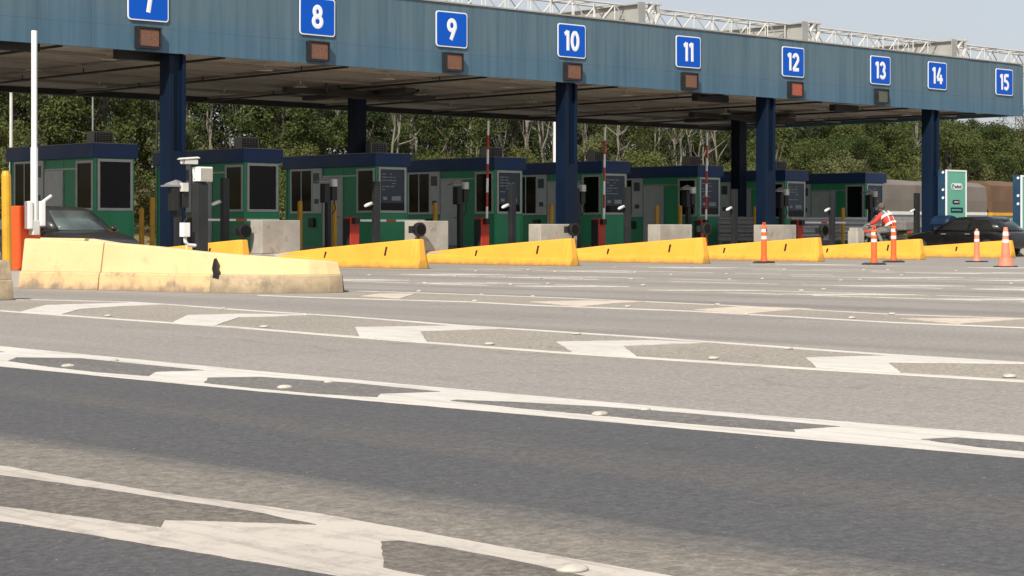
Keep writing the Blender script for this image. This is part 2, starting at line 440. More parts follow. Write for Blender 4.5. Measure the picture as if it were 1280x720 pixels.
# strip 1 (nearest)
g1top = ext([(0,583.5),(200,617.5),(400,644),(640,687.5)], 40); g1bot = ext([(0,652.5),(100,667.5),(415,720)], 40)
marking('road_marking', M['mark_near'], [rough(g1top + g1bot[::-1])], .006, 'broad dusty white hatched strip nearest the camera, across the bottom of the view')
q1 = [pxpoly([(-60,587),(0,596.5),(80,607),(200,625),(320,643),(395,658.5),(330,656),(205,652.5),(200,661.5),(100,648),(0,635),(-90,621)]),
      pxpoly([(476,680),(500,679),(560,688),(640,703.5),(700,716),(760,732),(700,738),(560,729),(479,712)])]
q1 += [shifted(q1[0], 2.75*k) for k in (1,2,3,4,5)] + [shifted(q1[1], -2.4*k) for k in (1,2,3,4)]
# strip 2
marking('road_marking', M['mark_mid'], [rough(g2top + g2bot[::-1])], .006, 'white hatched strip with dark infill between the dark lane and the pale lane')
q2 = [pxpoly([(10,452.5),(20,448),(100,449),(170,456),(255,464),(195,466),(185,471.5),(120,466.5),(60,459.5)]),
      pxpoly([(255,480),(260,473.5),(325,472.5),(440,480),(550,491),(475,493.5),(472,498),(400,494),(320,487)]),
      pxpoly([(563,502.5),(570,501.5),(640,504),(735,509),(820,515),(940,525.5),(1050,535),(992,538.5),(994,541.8),(880,533),(760,522),(660,513)]),
      pxpoly([(1151,551),(1196,549),(1280,555),(1400,566),(1500,577),(1450,580),(1300,568),(1225,561)])]
q2 += [shifted(q2[0], 2.65*k) for k in (1,2,3,4,5)] + [shifted(q2[3], -2.5*k) for k in (1,2,3,4,5)]
pd = MB()
for q in q1: pd.sheet(q, .0085)
tag(pd.build('hatch_infill', M['patch_near']), 'worn dark asphalt showing inside the white strip nearest the camera', kind='structure')
pd = MB()
for q in q2: pd.sheet(q, .0085)
tag(pd.build('hatch_infill', M['patch_dark']), 'dark asphalt leaf shapes inside the strip beside the dark lane', kind='structure')
# strip 3 and 4: thin edge lines, dusty infill, white arms
def ribbon(pts, w):
    q = []
    for a, b_ in zip(pts, pts[1:]):                    # finer steps and slightly ragged edges
        n = max(1, int(abs(b_[1]-a[1])/.6))
        q += [(a[0]+(b_[0]-a[0])*i/n, a[1]+(b_[1]-a[1])*i/n) for i in range(n)]
    q.append(pts[-1]); rr = random.Random(int(w*1000))
    return ([(p[0]+w/2+rr.uniform(-.012,.012), p[1]) for p in q], [(p[0]-w/2+rr.uniform(-.012,.012), p[1]) for p in q])
t3 = ext([(22,374.5),(160,377.8),(212,381),(320,389),(425,395.5),(565,406.5),(700,415.3),(811,422.5),(1102,443.3),(1280,454.5)], 23.2)
b3 = ext([(0,388.7),(300,410),(500,426),(700,441),(990,460),(1280,477)], 23.2)
ar3 = [pxpoly(q) for q in ([(25,390.5),(57,382),(160,379),(212,381),(160,383),(100,387),(77,393.5)],
     [(216,403.5),(235,394.5),(300,393),(394,394),(345,396),(300,397),(268,408)],
     [(444,409.7),(566,408),(637,411),(525,414.5),(533,428),(450,422)],
     [(695,428),(816,426.3),(882,429),(778,433),(795,446),(715,441)],
     [(1007,448),(1121,445.5),(1290,455.5),(1109,453.5),(1125,466.5),(1020,460)])]
ar3 += [shifted(ar3[4], -2.75*k) for k in (1,2,3,4,5)]
inf = MB(); inf.sheet(t3 + b3[::-1], .003)
tag(inf.build('hatch_infill', M['patch_tan']), 'dusty brown gravelly asphalt inside the bright white strip at mid distance', kind='structure')
marking('road_marking', M['mark_mid'], [ribbon(t3,.11), ribbon(b3,.1)], .006, 'pair of thin bright white lines edging the dusty brown strip at mid distance')
marking('road_marking', M['mark_mid'], ar3, .009, 'row of bright white angled arms between the thin white lines at mid distance')
t4 = ext([(420,363),(530,366.4),(700,372.5),(900,381.5),(1120,393.5),(1280,398.7)], 22.6)
b4 = ext([(390,372),(587,377.5),(660,381.5),(860,389),(1120,403.5),(1280,410)], 22.6)
ar4 = [pxpoly(q) for q in ([(452,370.5),(475,367.5),(520,367.5),(500,373.5)], [(662,377.7),(740,376.2),(810,377.3),(770,379.5),(725,384)],
     [(867,387.7),(930,383.6),(1015,386.5),(975,389),(930,393.5)], [(1125,398.5),(1290,399),(1215,404),(1200,406)])]
ar4 += [shifted(ar4[3], -3.4*k) for k in (1,2,3)]
inf = MB(); inf.sheet(t4 + b4[::-1], .003)
tag(inf.build('hatch_infill', M['patch_tan']), 'dusty brown asphalt of the strip leading to the pale faded barrier nose', kind='structure')
marking('road_marking', M['mark_mid'], [ribbon(t4,.1), ribbon(b4,.1)], .006, 'thin white lines edging the strip that leads to the pale faded barrier nose')
marking('road_marking', M['mark_tan'], ar4, .009, 'yellowed worn arms in the strip that leads to the pale faded barrier nose')
# farther strips leading to the yellow barrier noses
far_names = ['first thin hatched strip beyond the yellowed arms', 'second thin hatched strip beyond the yellowed arms', 'flat hatched strip in the middle of the far lanes',
             'distant hatched strip second from the yellow walls', 'faint distant hatched strip closest to the yellow walls']
for i, (va, vb, ua, ub) in enumerate(((22.1,23.4,-4,31.5),(26.2,27.7,-2,33.5),(31.0,32.5,4,34.6),(35.6,37.1,8,34.6),(41.2,42.6,14,34.6))):
    st = []; rr = random.Random(40+i)
    for e in (va, vb-.1):
        u = ua
        while u < ub-.3:
            L = rr.uniform(.5,3.2); q = min(ub, u+L)
            if rr.random() < .72: st.append([(e,u),(e+.1,u),(e+.1,q),(e,q)])
            u = q + rr.uniform(.05,.7)
    nline = len(st)
    u = ua + .6
    while u < ub - 2.4:
        w_ = rr.uniform(.35,.9)
        if rr.random() < .8: st.append([(va+.12,u+1.0),(vb-.12,u),(vb-.12,u+w_),(va+.12,u+1.0+w_)])
        u += 2.8
    st = [[(p[0]+random.uniform(-.02,.02), p[1]) for p in q] for q in st]
    inf = MB(); inf.sheet([(va,ua),(vb,ua),(vb,ub),(va,ub)], .003)
    tag(inf.build('hatch_infill', M['patch_tan']), 'dusty infill of the ' + far_names[i], kind='structure')
    m = MB()
    for q in st[:nline]: m.sheet(q, .006)
    for q in st[nline:]: m.sheet(q, .009)
    tag(m.build('road_marking', M['mark_far']), 'white lines and slanted bars of the ' + far_names[i], kind='structure')

# ------------------------------------------------------------------ road studs
ORD = ['leftmost','second','third','fourth','fifth','sixth','seventh','eighth','ninth','tenth','eleventh','twelfth','thirteenth','fourteenth']
sm = MB()
prof = [(.075,0),(.072,.012),(.052,.026),(.02,.031)]
sm.loft([[(r*math.cos(2*PI*j/12), r*.82*math.sin(2*PI*j/12), z) for j in range(12)] for r, z in prof])
stud0 = sm.build('road_stud', M['stud'], smooth=True)
used = False
studs = [('the white strip nearest the camera', [(715,716,1)]),
  ('the white strip beside the dark lane', [(85,459.5,1),(143,452,.7),(356,486.5,1),(411,479.5,.7),(750,520,1),(806,514,.7)]),
  ('the bright white strip at mid distance', [(135,396,1),(280,386.5,.8),(330,409.8,1),(382,394,.7),(612,431.5,1),(721,418.5,.9),(892,449.5,1),(985,437,.9),(1262,472.5,1.05)]),
  ('the yellowed strip before the pale barrier nose', [(524,365,1.1),(594,377,1),(602,369,.8),(666,371,.8),(785,384,1),(897,381.5,.9),(933,394,.7),(1065,398.5,1),(1115,393.5,1)]),
  ('the first thin strip beyond the yellowed arms', [(531,354.5,1.1),(639,356.3,1.1),(804,357.2,1.1),(1002,364,1.1),(1030,362.3,1)]),
  ('the second thin strip beyond the yellowed arms', [(685,355,.9),(727,349.5,.9),(789,349.3,1),(912,349.8,1),(953,349,1),(1051,351,1),(1075,350.2,1),(1264,355,1)]),
  ('the flat strip just before the far lanes', [(462,344.7,1.1),(569,346,1.1),(631,347,1),(676,348,1),(839,344,.9),(908,343,1),(1127,344.7,1)]),
  ('the farthest row by the yellow walls', [(595,339.5,1.1),(660,337.8,1),(694,340,1.1),(794,341,1),(768,334.5,.9),(980,337.5,1),(1080,337.5,1),(1110,337.5,1),(1195,339,1)])]
for row, pts in studs:
    for i, (x, y, sc) in enumerate(sorted(pts)):
        o = stud0 if not used else copy_tree(stud0); used = True
        p = G(x, y); o.location = (p[0], p[1], .007); o.scale = (sc*.66, sc*.66, sc*.6); o.rotation_euler = (0,0,random.uniform(-.3,.3))
        lab = ('%s white road stud %sin %s' % (ORD[i], 'from the left ' if i else '', row)) if len(pts) > 1 else 'large pale road stud at the bottom edge, in ' + row
        tag(o, lab, 'road stud', 'road studs in the hatched strips')

# ------------------------------------------------------------------ canopy
VL, VR, UF, UB, ZB, ZT = -12.0, 67.05, 41.6, 56.8, 5.42, 7.45
can = thing('toll_canopy', 'long flat toll plaza canopy with faded blue fascia on navy columns', 'canopy', (VL, UF, 0))
def cb(m): return m
off = (-VL, -UF, 0)
def child(mb, name, mat, par=None, **kw):
    o = mb.build(name, mat, par or can, **kw)
    if (par or can) is can: o.location = off
    return o
fa = MB(); v = VR; w = 1.27; i = 0
while v > VL:
    a = max(VL, v - w)
    d = random.uniform(-.006,.006); tz = random.uniform(-.008,.008)
    fa.box(a+.003, v-.003, UF-.02+d, UF+.06+d, ZB+.6, ZT-.03+tz); fa.box(a+.003, v-.003, UF-.0215+d, UF+.06+d, ZB+tz*.5, ZB+.597)
    v = a
fa.box(VL, VR-.05, UF+.07, UF+.16, ZB+.03, ZT-.06)
u = UF + .1
while u < UB - .2:
    b_ = min(UB, u + 1.27)
    fa.box(VR-.06, VR, u+.006, b_-.006, ZB+.02, ZT-.4); u = b_
child(fa, 'fascia', M['fascia'])
fc = MB(); fc.box(VL, VR+.02, UF-.06, UF+.22, ZT-.005, ZT+.035)
child(fc, 'fascia_capping', M['truss_grey'])
rf = MB(); rf.box(VL+.02, VR-.08, UF+.18, UB-.02, ZT-.55, ZT-.42)
child(rf, 'roof_sheet', M['truss_grey'])
so = MB(); v = VL + .02
while v < VR - .15:
    b_ = min(v + 1.0, VR-.08); so.box(v, b_-.008, UF+.18, UB-.22, ZB+.17+random.uniform(-.004,.004), ZB+.21); v = b_
child(so, 'soffit', M['soffit'])
bb = MB(); bb.box(VL, VR-.08, UB-.2, UB, ZB-.02, ZT-.5); bb.box(VL, VR-.08, UB-.28, UB-.2, ZB-.02, ZB+.02)
child(bb, 'rear_beam', M['soffit_dark'])
rb = MB()
for u in (44.6, 47.5, 50.4, 53.4): rb.box(VL+.1, VR-.15, u-.05, u+.05, ZB+.09, ZB+.165)
for v in [VL + 4 + 5.2*k for k in range(15)]: rb.box(v-.03, v+.03, UF+.2, UB-.3, ZB+.1, ZB+.169)
child(rb, 'soffit_rib', M['soffit_rib'])
cd = MB()
for k, v in enumerate((24.5,29.3,33.4,38.6,44.2,49.3,54.6,59.8,64.2)):
    cd.tube([(v,UF+.3,ZB+.02),(v,UB-.4,ZB+.02)], .035, 6)
    for u in (44.0, 48.9, 52.4): cd.tube([(v,u,ZB+.02),(v,u,ZB+.17)], .02, 5)
child(cd, 'cable_conduit', M['black'])
# ceiling lamps: a reflector dish on a short stem
lamp = None
for v in (22.5,27,31.7,36.4,41.2,46.2,51.3,56.6,62.2):
    for u in (43.6,47.9,52.2):
        if lamp is None:
            m = MB(); m.tube([(0,0,.36),(0,0,.2)], .02, 6); m.loft([[(r*math.cos(2*PI*j/14), r*math.sin(2*PI*j/14), z) for j in range(14)] for r, z in ((.05,.23),(.1,.2),(.2,.16),(.24,.15),(.18,.148))], mi=0)
            lamp = m.build('ceiling_lamp', M['cream_white'], can, smooth=True); l = lamp
        else: l = lamp.copy(); COL.objects.link(l)
        l.location = (v - VL + random.uniform(-.2,.2), u - UF, ZB - .22)
# dark service trays under the soffit at the lane ends and over the rear columns
for v, u, L in ((23.3,42.3,1.5),(27.1,42.5,1.4),(49.9,43.0,1.6),(57.6,43.2,1.4)):
    m = MB(); m.box(v-L/2, v+L/2, u-.14, u+.14, ZB-.14, ZB+.1); child(m, 'service_tray', M['black'])
for v in (40.0, 59.4, 20.5):
    m = MB(); m.box(v-3.1, v+3.1, 49.35, 49.62, ZB-.12, ZB+.06); m.box(v-2.0, v+2.2, 48.6, 48.8, ZB-.2, ZB+.0)
    m.box(v-.2, v+.2, 47.0, 52.4, ZB-.1, ZB+.05)
    m.tube([(v-2.6,48.0,ZB+.1),(v-2.5,48.1,ZB-.18),(v-1.2,48.3,ZB-.26),(v+.6,48.3,ZB-.2),(v+1.4,48.2,ZB+.1)], .05, 6)
    child(m, 'column_head_beam', M['soffit_dark'])
# columns
def column(vc, front, du):
    m = MB(); hw = .25
    if front:
        u0 = du; d = .46
        m.box(vc-hw, vc+hw, u0+.1, u0+d, 0, ZB+.05)
        m.box(vc-hw, vc-hw+.13, u0, u0+.098, 0, ZB-.012); m.box(vc+hw-.1, vc+hw, u0, u0+.098, 0, ZB-.012)
        m.box(vc-hw+.132, vc+hw-.102, u0+.004, u0+.098, 0, 2.95)
        m.box(vc-hw-.08, vc+hw+.08, u0-.06, u0+d+.06, 0, .36)
    else:
        m.box(vc-.22, vc+.22, du-.22, du+.22, 0, ZB+.05); m.box(vc-.3, vc+.3, du-.3, du+.3, 0, .36)
    child(m, 'column', M['navy'], bevel=.012)
for v in (13.6, 27.72, 41.95, 51.53, 61.22): column(v, True, UF+.1)
for v in (20.5, 40.0, 59.4): column(v, False, 49.7)
# roof trusses and girders
def truss(v0, v1, ua, ub, z0, z1, step, r):
    m = MB()
    for u, z in ((ua,z0),(ub,z0),(ua,z1),(ub,z1)): m.tube([(v0,u,z),(v1,u,z)], r, 5)
    v = v0; k = 0
    while v < v1 - .1:
        e = min(v + step, v1)
        for u in (ua, ub):
            m.tube([(v,u,z0),(v,u,z1)], r*.75, 4)
            m.tube([(v,u,z0 if k%2 else z1),(e,u,z1 if k%2 else z0)], r*.8, 4)
        m.tube([(v,ua,z1),(e,ub,z1)] if k%2 else [(v,ub,z1),(e,ua,z1)], r*.6, 4)
        m.tube([(v,ua,z1),(v,ub,z1)], r*.6, 4); v = e; k += 1
    return m
child(truss(VL+1, 75.5, 43.6, 44.5, 7.42, 8.31, .98, .034), 'roof_truss', M['truss'])
child(truss(VL+1, 57.0, 51.3, 52.1, 7.6, 8.95, 1.2, .034), 'roof_truss', M['truss'])
ft = MB()
for v in [VL+2+5.4*k for k in range(15)]: ft.box(v-.08, v+.08, 43.6, 44.5, ZT-.42, 7.42)
child(ft, 'truss_foot', M['truss_grey'])
for v in (36.6, 46.36, 54.9, 64.2, 25.5):
    m = MB(); a, b_, z0, z1 = 42.9, 55.0, 7.55, 8.33
    m.box(v-.14, v+.14, a, b_, z1-.045, z1); m.box(v-.14, v+.14, a, b_, z0, z0+.045); m.box(v-.014, v+.014, a+.03, b_, z0+.045, z1-.045)
    m.box(v-.17, v+.17, a-.03, a, ZT-.4, z1+.03)
    for u in (45.5, 48.5, 51.5): m.box(v-.13, v+.13, u, u+.02, z0+.045, z1-.045)
    for u in (43.3, 53.5): m.box(v-.12, v+.12, u-.12, u+.12, ZT-.42, z0)
    child(m, 'roof_girder', M['truss_grey'])
    m = MB(); m.tube([(v+.62,43.0,7.45),(v+.6,43.0,7.85),(v+.45,43.0,8.05),(v+.62,43.0,8.35)], [.05,.09,.06,.12], 7); m.tube([(v+.62,43.0,7.45),(v+.95,43.0,8.05),(v+.8,43.0,8.38)], [.05,.07,.1], 7)
    m.box(v+.3, v+1.0, 42.9, 43.1, 8.33, 8.38)
    child(m, 'girder_bracket', M['truss'])

# ------------------------------------------------------------------ lane number signs and signals
def rrect(w, h, r, n=5):
    p = []
    for cx, cy, a0 in ((w/2-r,h/2-r,0),(-w/2+r,h/2-r,PI/2),(-w/2+r,-h/2+r,PI),(w/2-r,-h/2+r,1.5*PI)):
        for k in range(n+1):
            a = a0 + PI/2*k/n; p.append((cx+r*math.cos(a), cy+r*math.sin(a)))
    return p
def text_mesh(body, size, off=.0, sx=1.0, ext_=.004, space=1.0):
    cu = bpy.data.curves.new('t', 'FONT'); cu.body = body; cu.size = size; cu.offset = off; cu.extrude = ext_
    cu.align_x = 'CENTER'; cu.align_y = 'CENTER'; cu.space_character = space; cu.resolution_u = 4
    o = bpy.data.objects.new('t', cu); COL.objects.link(o)
    dg = bpy.context.evaluated_depsgraph_get(); dg.update()
    me = bpy.data.meshes.new_from_object(o.evaluated_get(dg))
    bpy.data.objects.remove(o); bpy.data.curves.remove(cu)
    xs = [q.co.x for q in me.vertices]; ys = [q.co.y for q in me.vertices]
    cx, cy = (min(xs)+max(xs))/2, (min(ys)+max(ys))/2
    for q in me.vertices: q.co.x = (q.co.x-cx)*sx; q.co.y -= cy
    return me
def put_mesh(name, me, mat, parent, loc, rot):
    me.materials.clear(); me.materials.append(mat)
    o = bpy.data.objects.new(name, me); COL.objects.link(o); o.parent = parent; o.location = loc; o.rotation_euler = rot; me.name = name
    return o
def arc(cx, cz, rx, rz, a0, a1, n=14):
    return [(cx+rx*math.cos(math.radians(a0+(a1-a0)*i/n)), cz+rz*math.sin(math.radians(a0+(a1-a0)*i/n))) for i in range(n+1)]
GLY = {'1':(.30,[[(.0,.82),(.1,.86),(.2,.96)],[(.22,1.0),(.22,.0)]]), '0':(.56,[arc(.28,.5,.2,.42,90,450,26)]),
  '2':(.54,[arc(.27,.68,.2,.24,170,-25,12)+[(.06,.06)],[(.02,.07),(.52,.07)]]),
  '3':(.54,[arc(.25,.71,.185,.215,165,-75,14),arc(.25,.275,.21,.215,88,-160,16)]),
  '4':(.6,[[(.36,1.0),(.07,.33)],[(.05,.27),(.6,.27)],[(.43,.58),(.43,.0)]]),
  '5':(.54,[[(.5,.93),(.12,.93)],[(.12,.98),(.09,.52),(.2,.57)]+arc(.25,.3,.21,.24,85,-150,14)]),
  '7':(.54,[[(.02,.93),(.54,.93)],[(.47,.93),(.36,.6),(.26,.0)]]),
  '8':(.56,[arc(.28,.72,.17,.21,-90,270,22),arc(.28,.28,.21,.225,90,450,24)]),
  '9':(.56,[arc(.28,.69,.2,.24,0,360,22),arc(.26,.69,.23,.3,0,-40,5)+[(.22,.0)]])}
def number_mesh(t, H=.6, sw=.072):
    m = MB(); tot = sum(GLY[c][0] for c in t) + .12*(len(t)-1); x = -tot/2
    for c in t:
        w, st = GLY[c]
        for q, line in enumerate(st):
            pts = [((x+a)*H*1.06, 0, (b_-.5)*H) for a, b_ in line]
            m.tube(pts, sw/1.15, 8)
        x += w + .12
    return m
signs = {7:26.73, 8:32.06, 9:36.9, 10:41.78, 11:47.12, 12:52.52, 13:57.53, 14:61.09, 15:65.61}
panel = rim = None
for n, v in signs.items():
    s = thing('lane_sign', 'square blue lane sign with rounded white edge, white number %d' % n, 'sign', (v, UF-.05, 6.69), 0, 'blue lane number signs along the fascia')
    s.rotation_euler = (0, random.uniform(-.006,.006), 0)
    if panel is None:
        m = MB(); m.prism(rrect(1.2,1.02,.09), 0, .02); panel = m.build('border', M['sign_white'], s); panel.rotation_euler = (PI/2,0,0)
        m = MB(); m.prism(rrect(1.135,.955,.07), .021, .026); rim = m.build('panel', M['sign_blue'], s); rim.rotation_euler = (PI/2,0,0)
        m = MB(); m.box(-.3,-.24,.0,.026,-.45,.45); m.box(.24,.3,.0,.026,-.45,.45); brk = m.build('bracket', M['grey_steel'], s)
    else:
        for q in (panel, rim, brk):
            c = q.copy(); COL.objects.link(c); c.parent = s
    t = str(n)
    o = number_mesh(t).build('numeral', M['sign_white'], s); o.location = (0,-.027,0); o.scale = (1,.12,1)
sig0 = None
SIG = {7:(26.69,'led_red','rusty red'), 8:(32.04,'led_red','rusty red'), 9:(36.9,'led_red','rusty red'), 10:(41.77,'led_red','rusty red'), 11:(47.12,'led_red','rusty red'), 12:(52.58,'led_lit','brighter red'), 13:(57.53,'led_grey','dull grey green')}
for n, (v, mt, cw) in SIG.items():
    s = thing('lane_signal', '%s lane signal box on the fascia under blue sign %d' % (cw, n), 'signal', (v, UF-.03, 5.75), 0, 'lane signal boxes under the signs')
    m = MB(); m.box(-.34,.34,-.18,0,-.27,-.225); m.box(-.34,.34,-.18,0,.225,.27); m.box(-.34,-.3,-.18,0,-.224,.224); m.box(.3,.34,-.18,0,-.224,.224); m.box(-.299,.299,-.05,0,-.224,.224)
    m.build('housing', M['black'], s)
    m = MB(); m.box(-.285,.285,-.15,-.052,-.21,.21); m.build('led_panel', M[mt], s)

# ------------------------------------------------------------------ islands, crash walls, blocks
def vk(k): return 30.85 + 5.2*(k-7)        # right edge of the barrier nose of island k
lane_word = {6:'far left', 7:'second', 8:'third', 9:'fourth', 10:'fifth', 11:'sixth', 12:'rightmost'}
WH = {6:.72, 7:.72, 8:.72, 9:.73, 10:.72, 11:.66, 12:.6, 13:.6}
wl = {6:'short visible stretch of yellow crash wall behind the pale faded wall', 7:'tapered yellow crash wall just right of the pale faded wall', 8:'tapered yellow crash wall below the booth under sign 10, second whole one from the left',
      9:'tapered yellow crash wall third whole one from the left, left of the orange post', 10:'tapered yellow crash wall with a lone orange post before it',
      11:'tapered yellow crash wall with two orange posts before it', 12:'rightmost yellow crash wall below the black car', 13:'yellow crash wall beyond the right edge'}
for k in range(6, 13):
    vn = vk(k); h = WH[k]
    sec = []
    for u, hh, t in ((35.5,h,.0),(35.56,h,.06),(35.75,h-.005,.12),(37.4,h-.11,.14),(39.3,h-.235,.14),(41.15,.33,.14)):
        c = vn - .24; b_ = .25 if t else .2; tp = .1 + t*.2
        if t < .1: b_ -= .05 - t*.8; tp -= .02
        u2 = u + (.06 if u < 35.6 else 0)
        sec.append([(c-b_,u,0),(c-b_,u,.06),(c-b_+.05,u,.22),(c-tp,u2,hh-.02),(c-tp+.02,u2,hh),(c+tp-.02,u2,hh),(c+tp,u2,hh-.02),(c+b_-.05,u,.22),(c+b_,u,.06),(c+b_,u,0)])
    w = thing('crash_wall', wl[k], 'crash wall', (vn-.24, 38.3, 0), 0, 'tapered yellow crash walls at the island noses')
    m = MB(); m.loft(sec[::-1]); o = m.build('barrier_body', M['wall_yellow'], w, fix=True, bevel=.015); o.location = (-(vn-.24), -38.3, 0)
    for u in ((36.7, 39.1) if k != 12 else (37.6,)):
        hz = h - .07*(u-35.5)
        s = .22*hz/.7
        zc = hz*.66; y = u
        tt = (zc-.22)/max(.05,(hz-.24)); fx = vn-.24-.2 + (.2-.128)*tt
        m = MB(); m.box(-.004,.03,-.03,.03,-s*.55,s*.55, 0, Matrix.Translation((fx-.012-(vn-.24), y-38.3, zc)) @ Matrix.Rotation(.16,4,'Y') @ Matrix.Rotation(.12,4,'X'))
        m.build('lifting_slot', M['black'], w)
    il = MB()
    il.prism([(vn-.3,36.4),(vn-.02,36.4),(vn+.7,41),(vn+.75,57),(vn-1.75,57),(vn-1.75,43.2),(vn-1.2,41.25),(vn-.44,41.2),(vn-.4,41.1)], 0, .32)
    lb = {6:'raised concrete toll island left of the first booth, mostly out of view'}.get(k, 'raised grey concrete toll island carrying the booth under its roof near sign %d' % k)
    tag(il.build('toll_island', M['island'], bevel=.03), 'raised concrete island behind the ' + wl[k].split(',')[0].replace('tapered ','').replace('short visible stretch of ','stretch of '), 'kerb island', 'raised toll islands')
for k in (13,):
    vn = vk(k); il = MB(); il.prism([(vn-.5,36.4),(vn,36.4),(vn+.7,41),(vn+.75,57),(vn-1.75,57),(vn-1.75,43.2),(vn-1.2,41.25)], 0, .32)
    tag(il.build('toll_island', M['island'], bevel=.03), 'raised grey concrete island under the farthest booth, right of the ribbed metal barrier', 'kerb island', 'raised toll islands')

# pale faded nose in front (left): curved crash wall in two tiers
def tier(path, wid, z0, zt, i0=0, i1=None):
    """wall along a path of (v,u,h): wid = (base half, top half)"""
    secs = []
    for i, p in enumerate(path):
        a = path[max(0,i-1)]; b_ = path[min(len(path)-1,i+1)]
        d = Vector((b_[0]-a[0], b_[1]-a[1])).normalized(); n = Vector((-d.y, d.x))
        zz = p[2] if zt is None else zt
        if i < i0 or (i1 is not None and i > i1): continue
        secs.append([(p[0]+n.x*s_, p[1]+n.y*s_, z_) for s_, z_ in ((-wid[0],z0),(-wid[1],zz-.015),(-wid[1]+.02,zz),(wid[1]-.02,zz),(wid[1],zz-.015),(wid[0],z0))])
    m = MB(); m.loft(secs); return m
nose = thing('crash_wall', 'large pale faded yellow crash wall with a rounded grimy nose in the left foreground', 'crash wall', (17.1,26,0))
def nch(m, name, mat, **kw):
    o = m.build(name, mat, nose, fix=True, **kw); o.location = (-17.1,-26,0); return o
P = [(15.86,28.15,.8),(16.1,27.2,.77),(16.28,26.45,.745)]
P2 = [(16.285,26.42,.745),(16.42,25.8,.71),(16.5,25.4,.685),(16.58,24.9,.65),(16.64,24.5,.62),(16.74,24.1,.595),(16.88,23.76,.57),(17.08,23.46,.55),(17.32,23.22,.525),(17.6,23.06,.5),(17.85,22.99,.475),(18.06,22.98,.455)]
R1 = [(18.02,23.05,.455),(18.28,23.5,.47),(18.42,25.2,.49),(18.45,27.2,.52),(18.45,29.0,.66),(18.45,30.6,.785),(18.45,33.2,.8)]
for q in (P, P2, R1):
    nch(tier(q, (.17,.1), .27, None), 'upper_wall', M['wall_pale'], bevel=.012)
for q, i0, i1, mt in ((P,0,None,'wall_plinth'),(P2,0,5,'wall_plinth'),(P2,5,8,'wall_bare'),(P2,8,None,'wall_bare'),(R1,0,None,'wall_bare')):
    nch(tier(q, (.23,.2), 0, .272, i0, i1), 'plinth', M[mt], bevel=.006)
m = MB(); m.prism([(15.95,28.1),(16.4,26.2),(16.75,24.5),(17.2,23.6),(18.0,23.2),(18.35,25.2),(18.4,37),(15.6,37)], 0, .25); nch(m, 'island_fill', M['island'])
# the spalled hole in the wall
m = MB()
m.prism([(-.05,-.02),(.06,-.04),(.07,.05),(.04,.1),(.05,.2),(.02,.27),(-.01,.2),(-.04,.12),(-.03,.04)], -.03, .035)
o = m.build('spalled_hole', M['black'], nose); o.rotation_euler = (PI/2+.2, 0, -1.25); o.location = (16.605-17.1, 23.96-26, .25)
nose2 = thing('crash_wall', 'end of a second pale grimy crash wall cut off by the left edge', 'crash wall', (12.6,24,0))
Q = [(10.9,28.5,.8),(11.2,26.5,.72),(11.55,24.8,.62),(11.95,23.95,.57),(12.5,23.62,.54),(12.96,23.6,.53)]
for w_, z0, zt, mt, nm in (((.17,.1),.27,None,'wall_bare','upper_wall'), ((.22,.19),0,.272,'wall_bare','plinth')):
    o = tier(Q, w_, z0, zt).build(nm, M[mt], nose2, fix=True, bevel=.012); o.location = (-12.6,-24,0)

# concrete blocks behind the yellow walls
blk = {7:(30.0,31.25), 8:(35.3,36.5), 9:(40.15,41.7), 10:(45.4,46.95), 11:(50.65,52.3)}
bl = {7:'grey concrete block between the pale wall and the first yellow wall, left of the others', 8:'grey concrete block with a black round lamp before it, second from the left', 9:'tan concrete block at the foot of the middle navy column, third from the left',
      10:'tan concrete block before the booth near sign 11, fourth from the left', 11:'tan concrete block at the foot of the navy column behind the lone orange post'}
for k, (a, b_) in blk.items():
    m = MB(); m.box(a-(a+b_)/2, b_-(a+b_)/2, -.26, .26, 0, .88 if k < 9 else .8)
    o = m.build('concrete_block', M['concrete'], bevel=.02); o.location = ((a+b_)/2, 41.48, .32)
    tag(o, bl[k], 'concrete block', 'concrete blocks behind the crash walls')

p = atV(1070, 300, 53.2); m = MB(); m.prism(rrect(.42,.42,.06), 0, .62); m.prism(rrect(.36,.36,.06), .62, .72)
o = m.build('concrete_post', M['concrete'], bevel=.01); o.location = (53.2, p[1], .3)
tag(o, 'short tan concrete post left of the motorcycle, behind the yellow wall', 'concrete post')
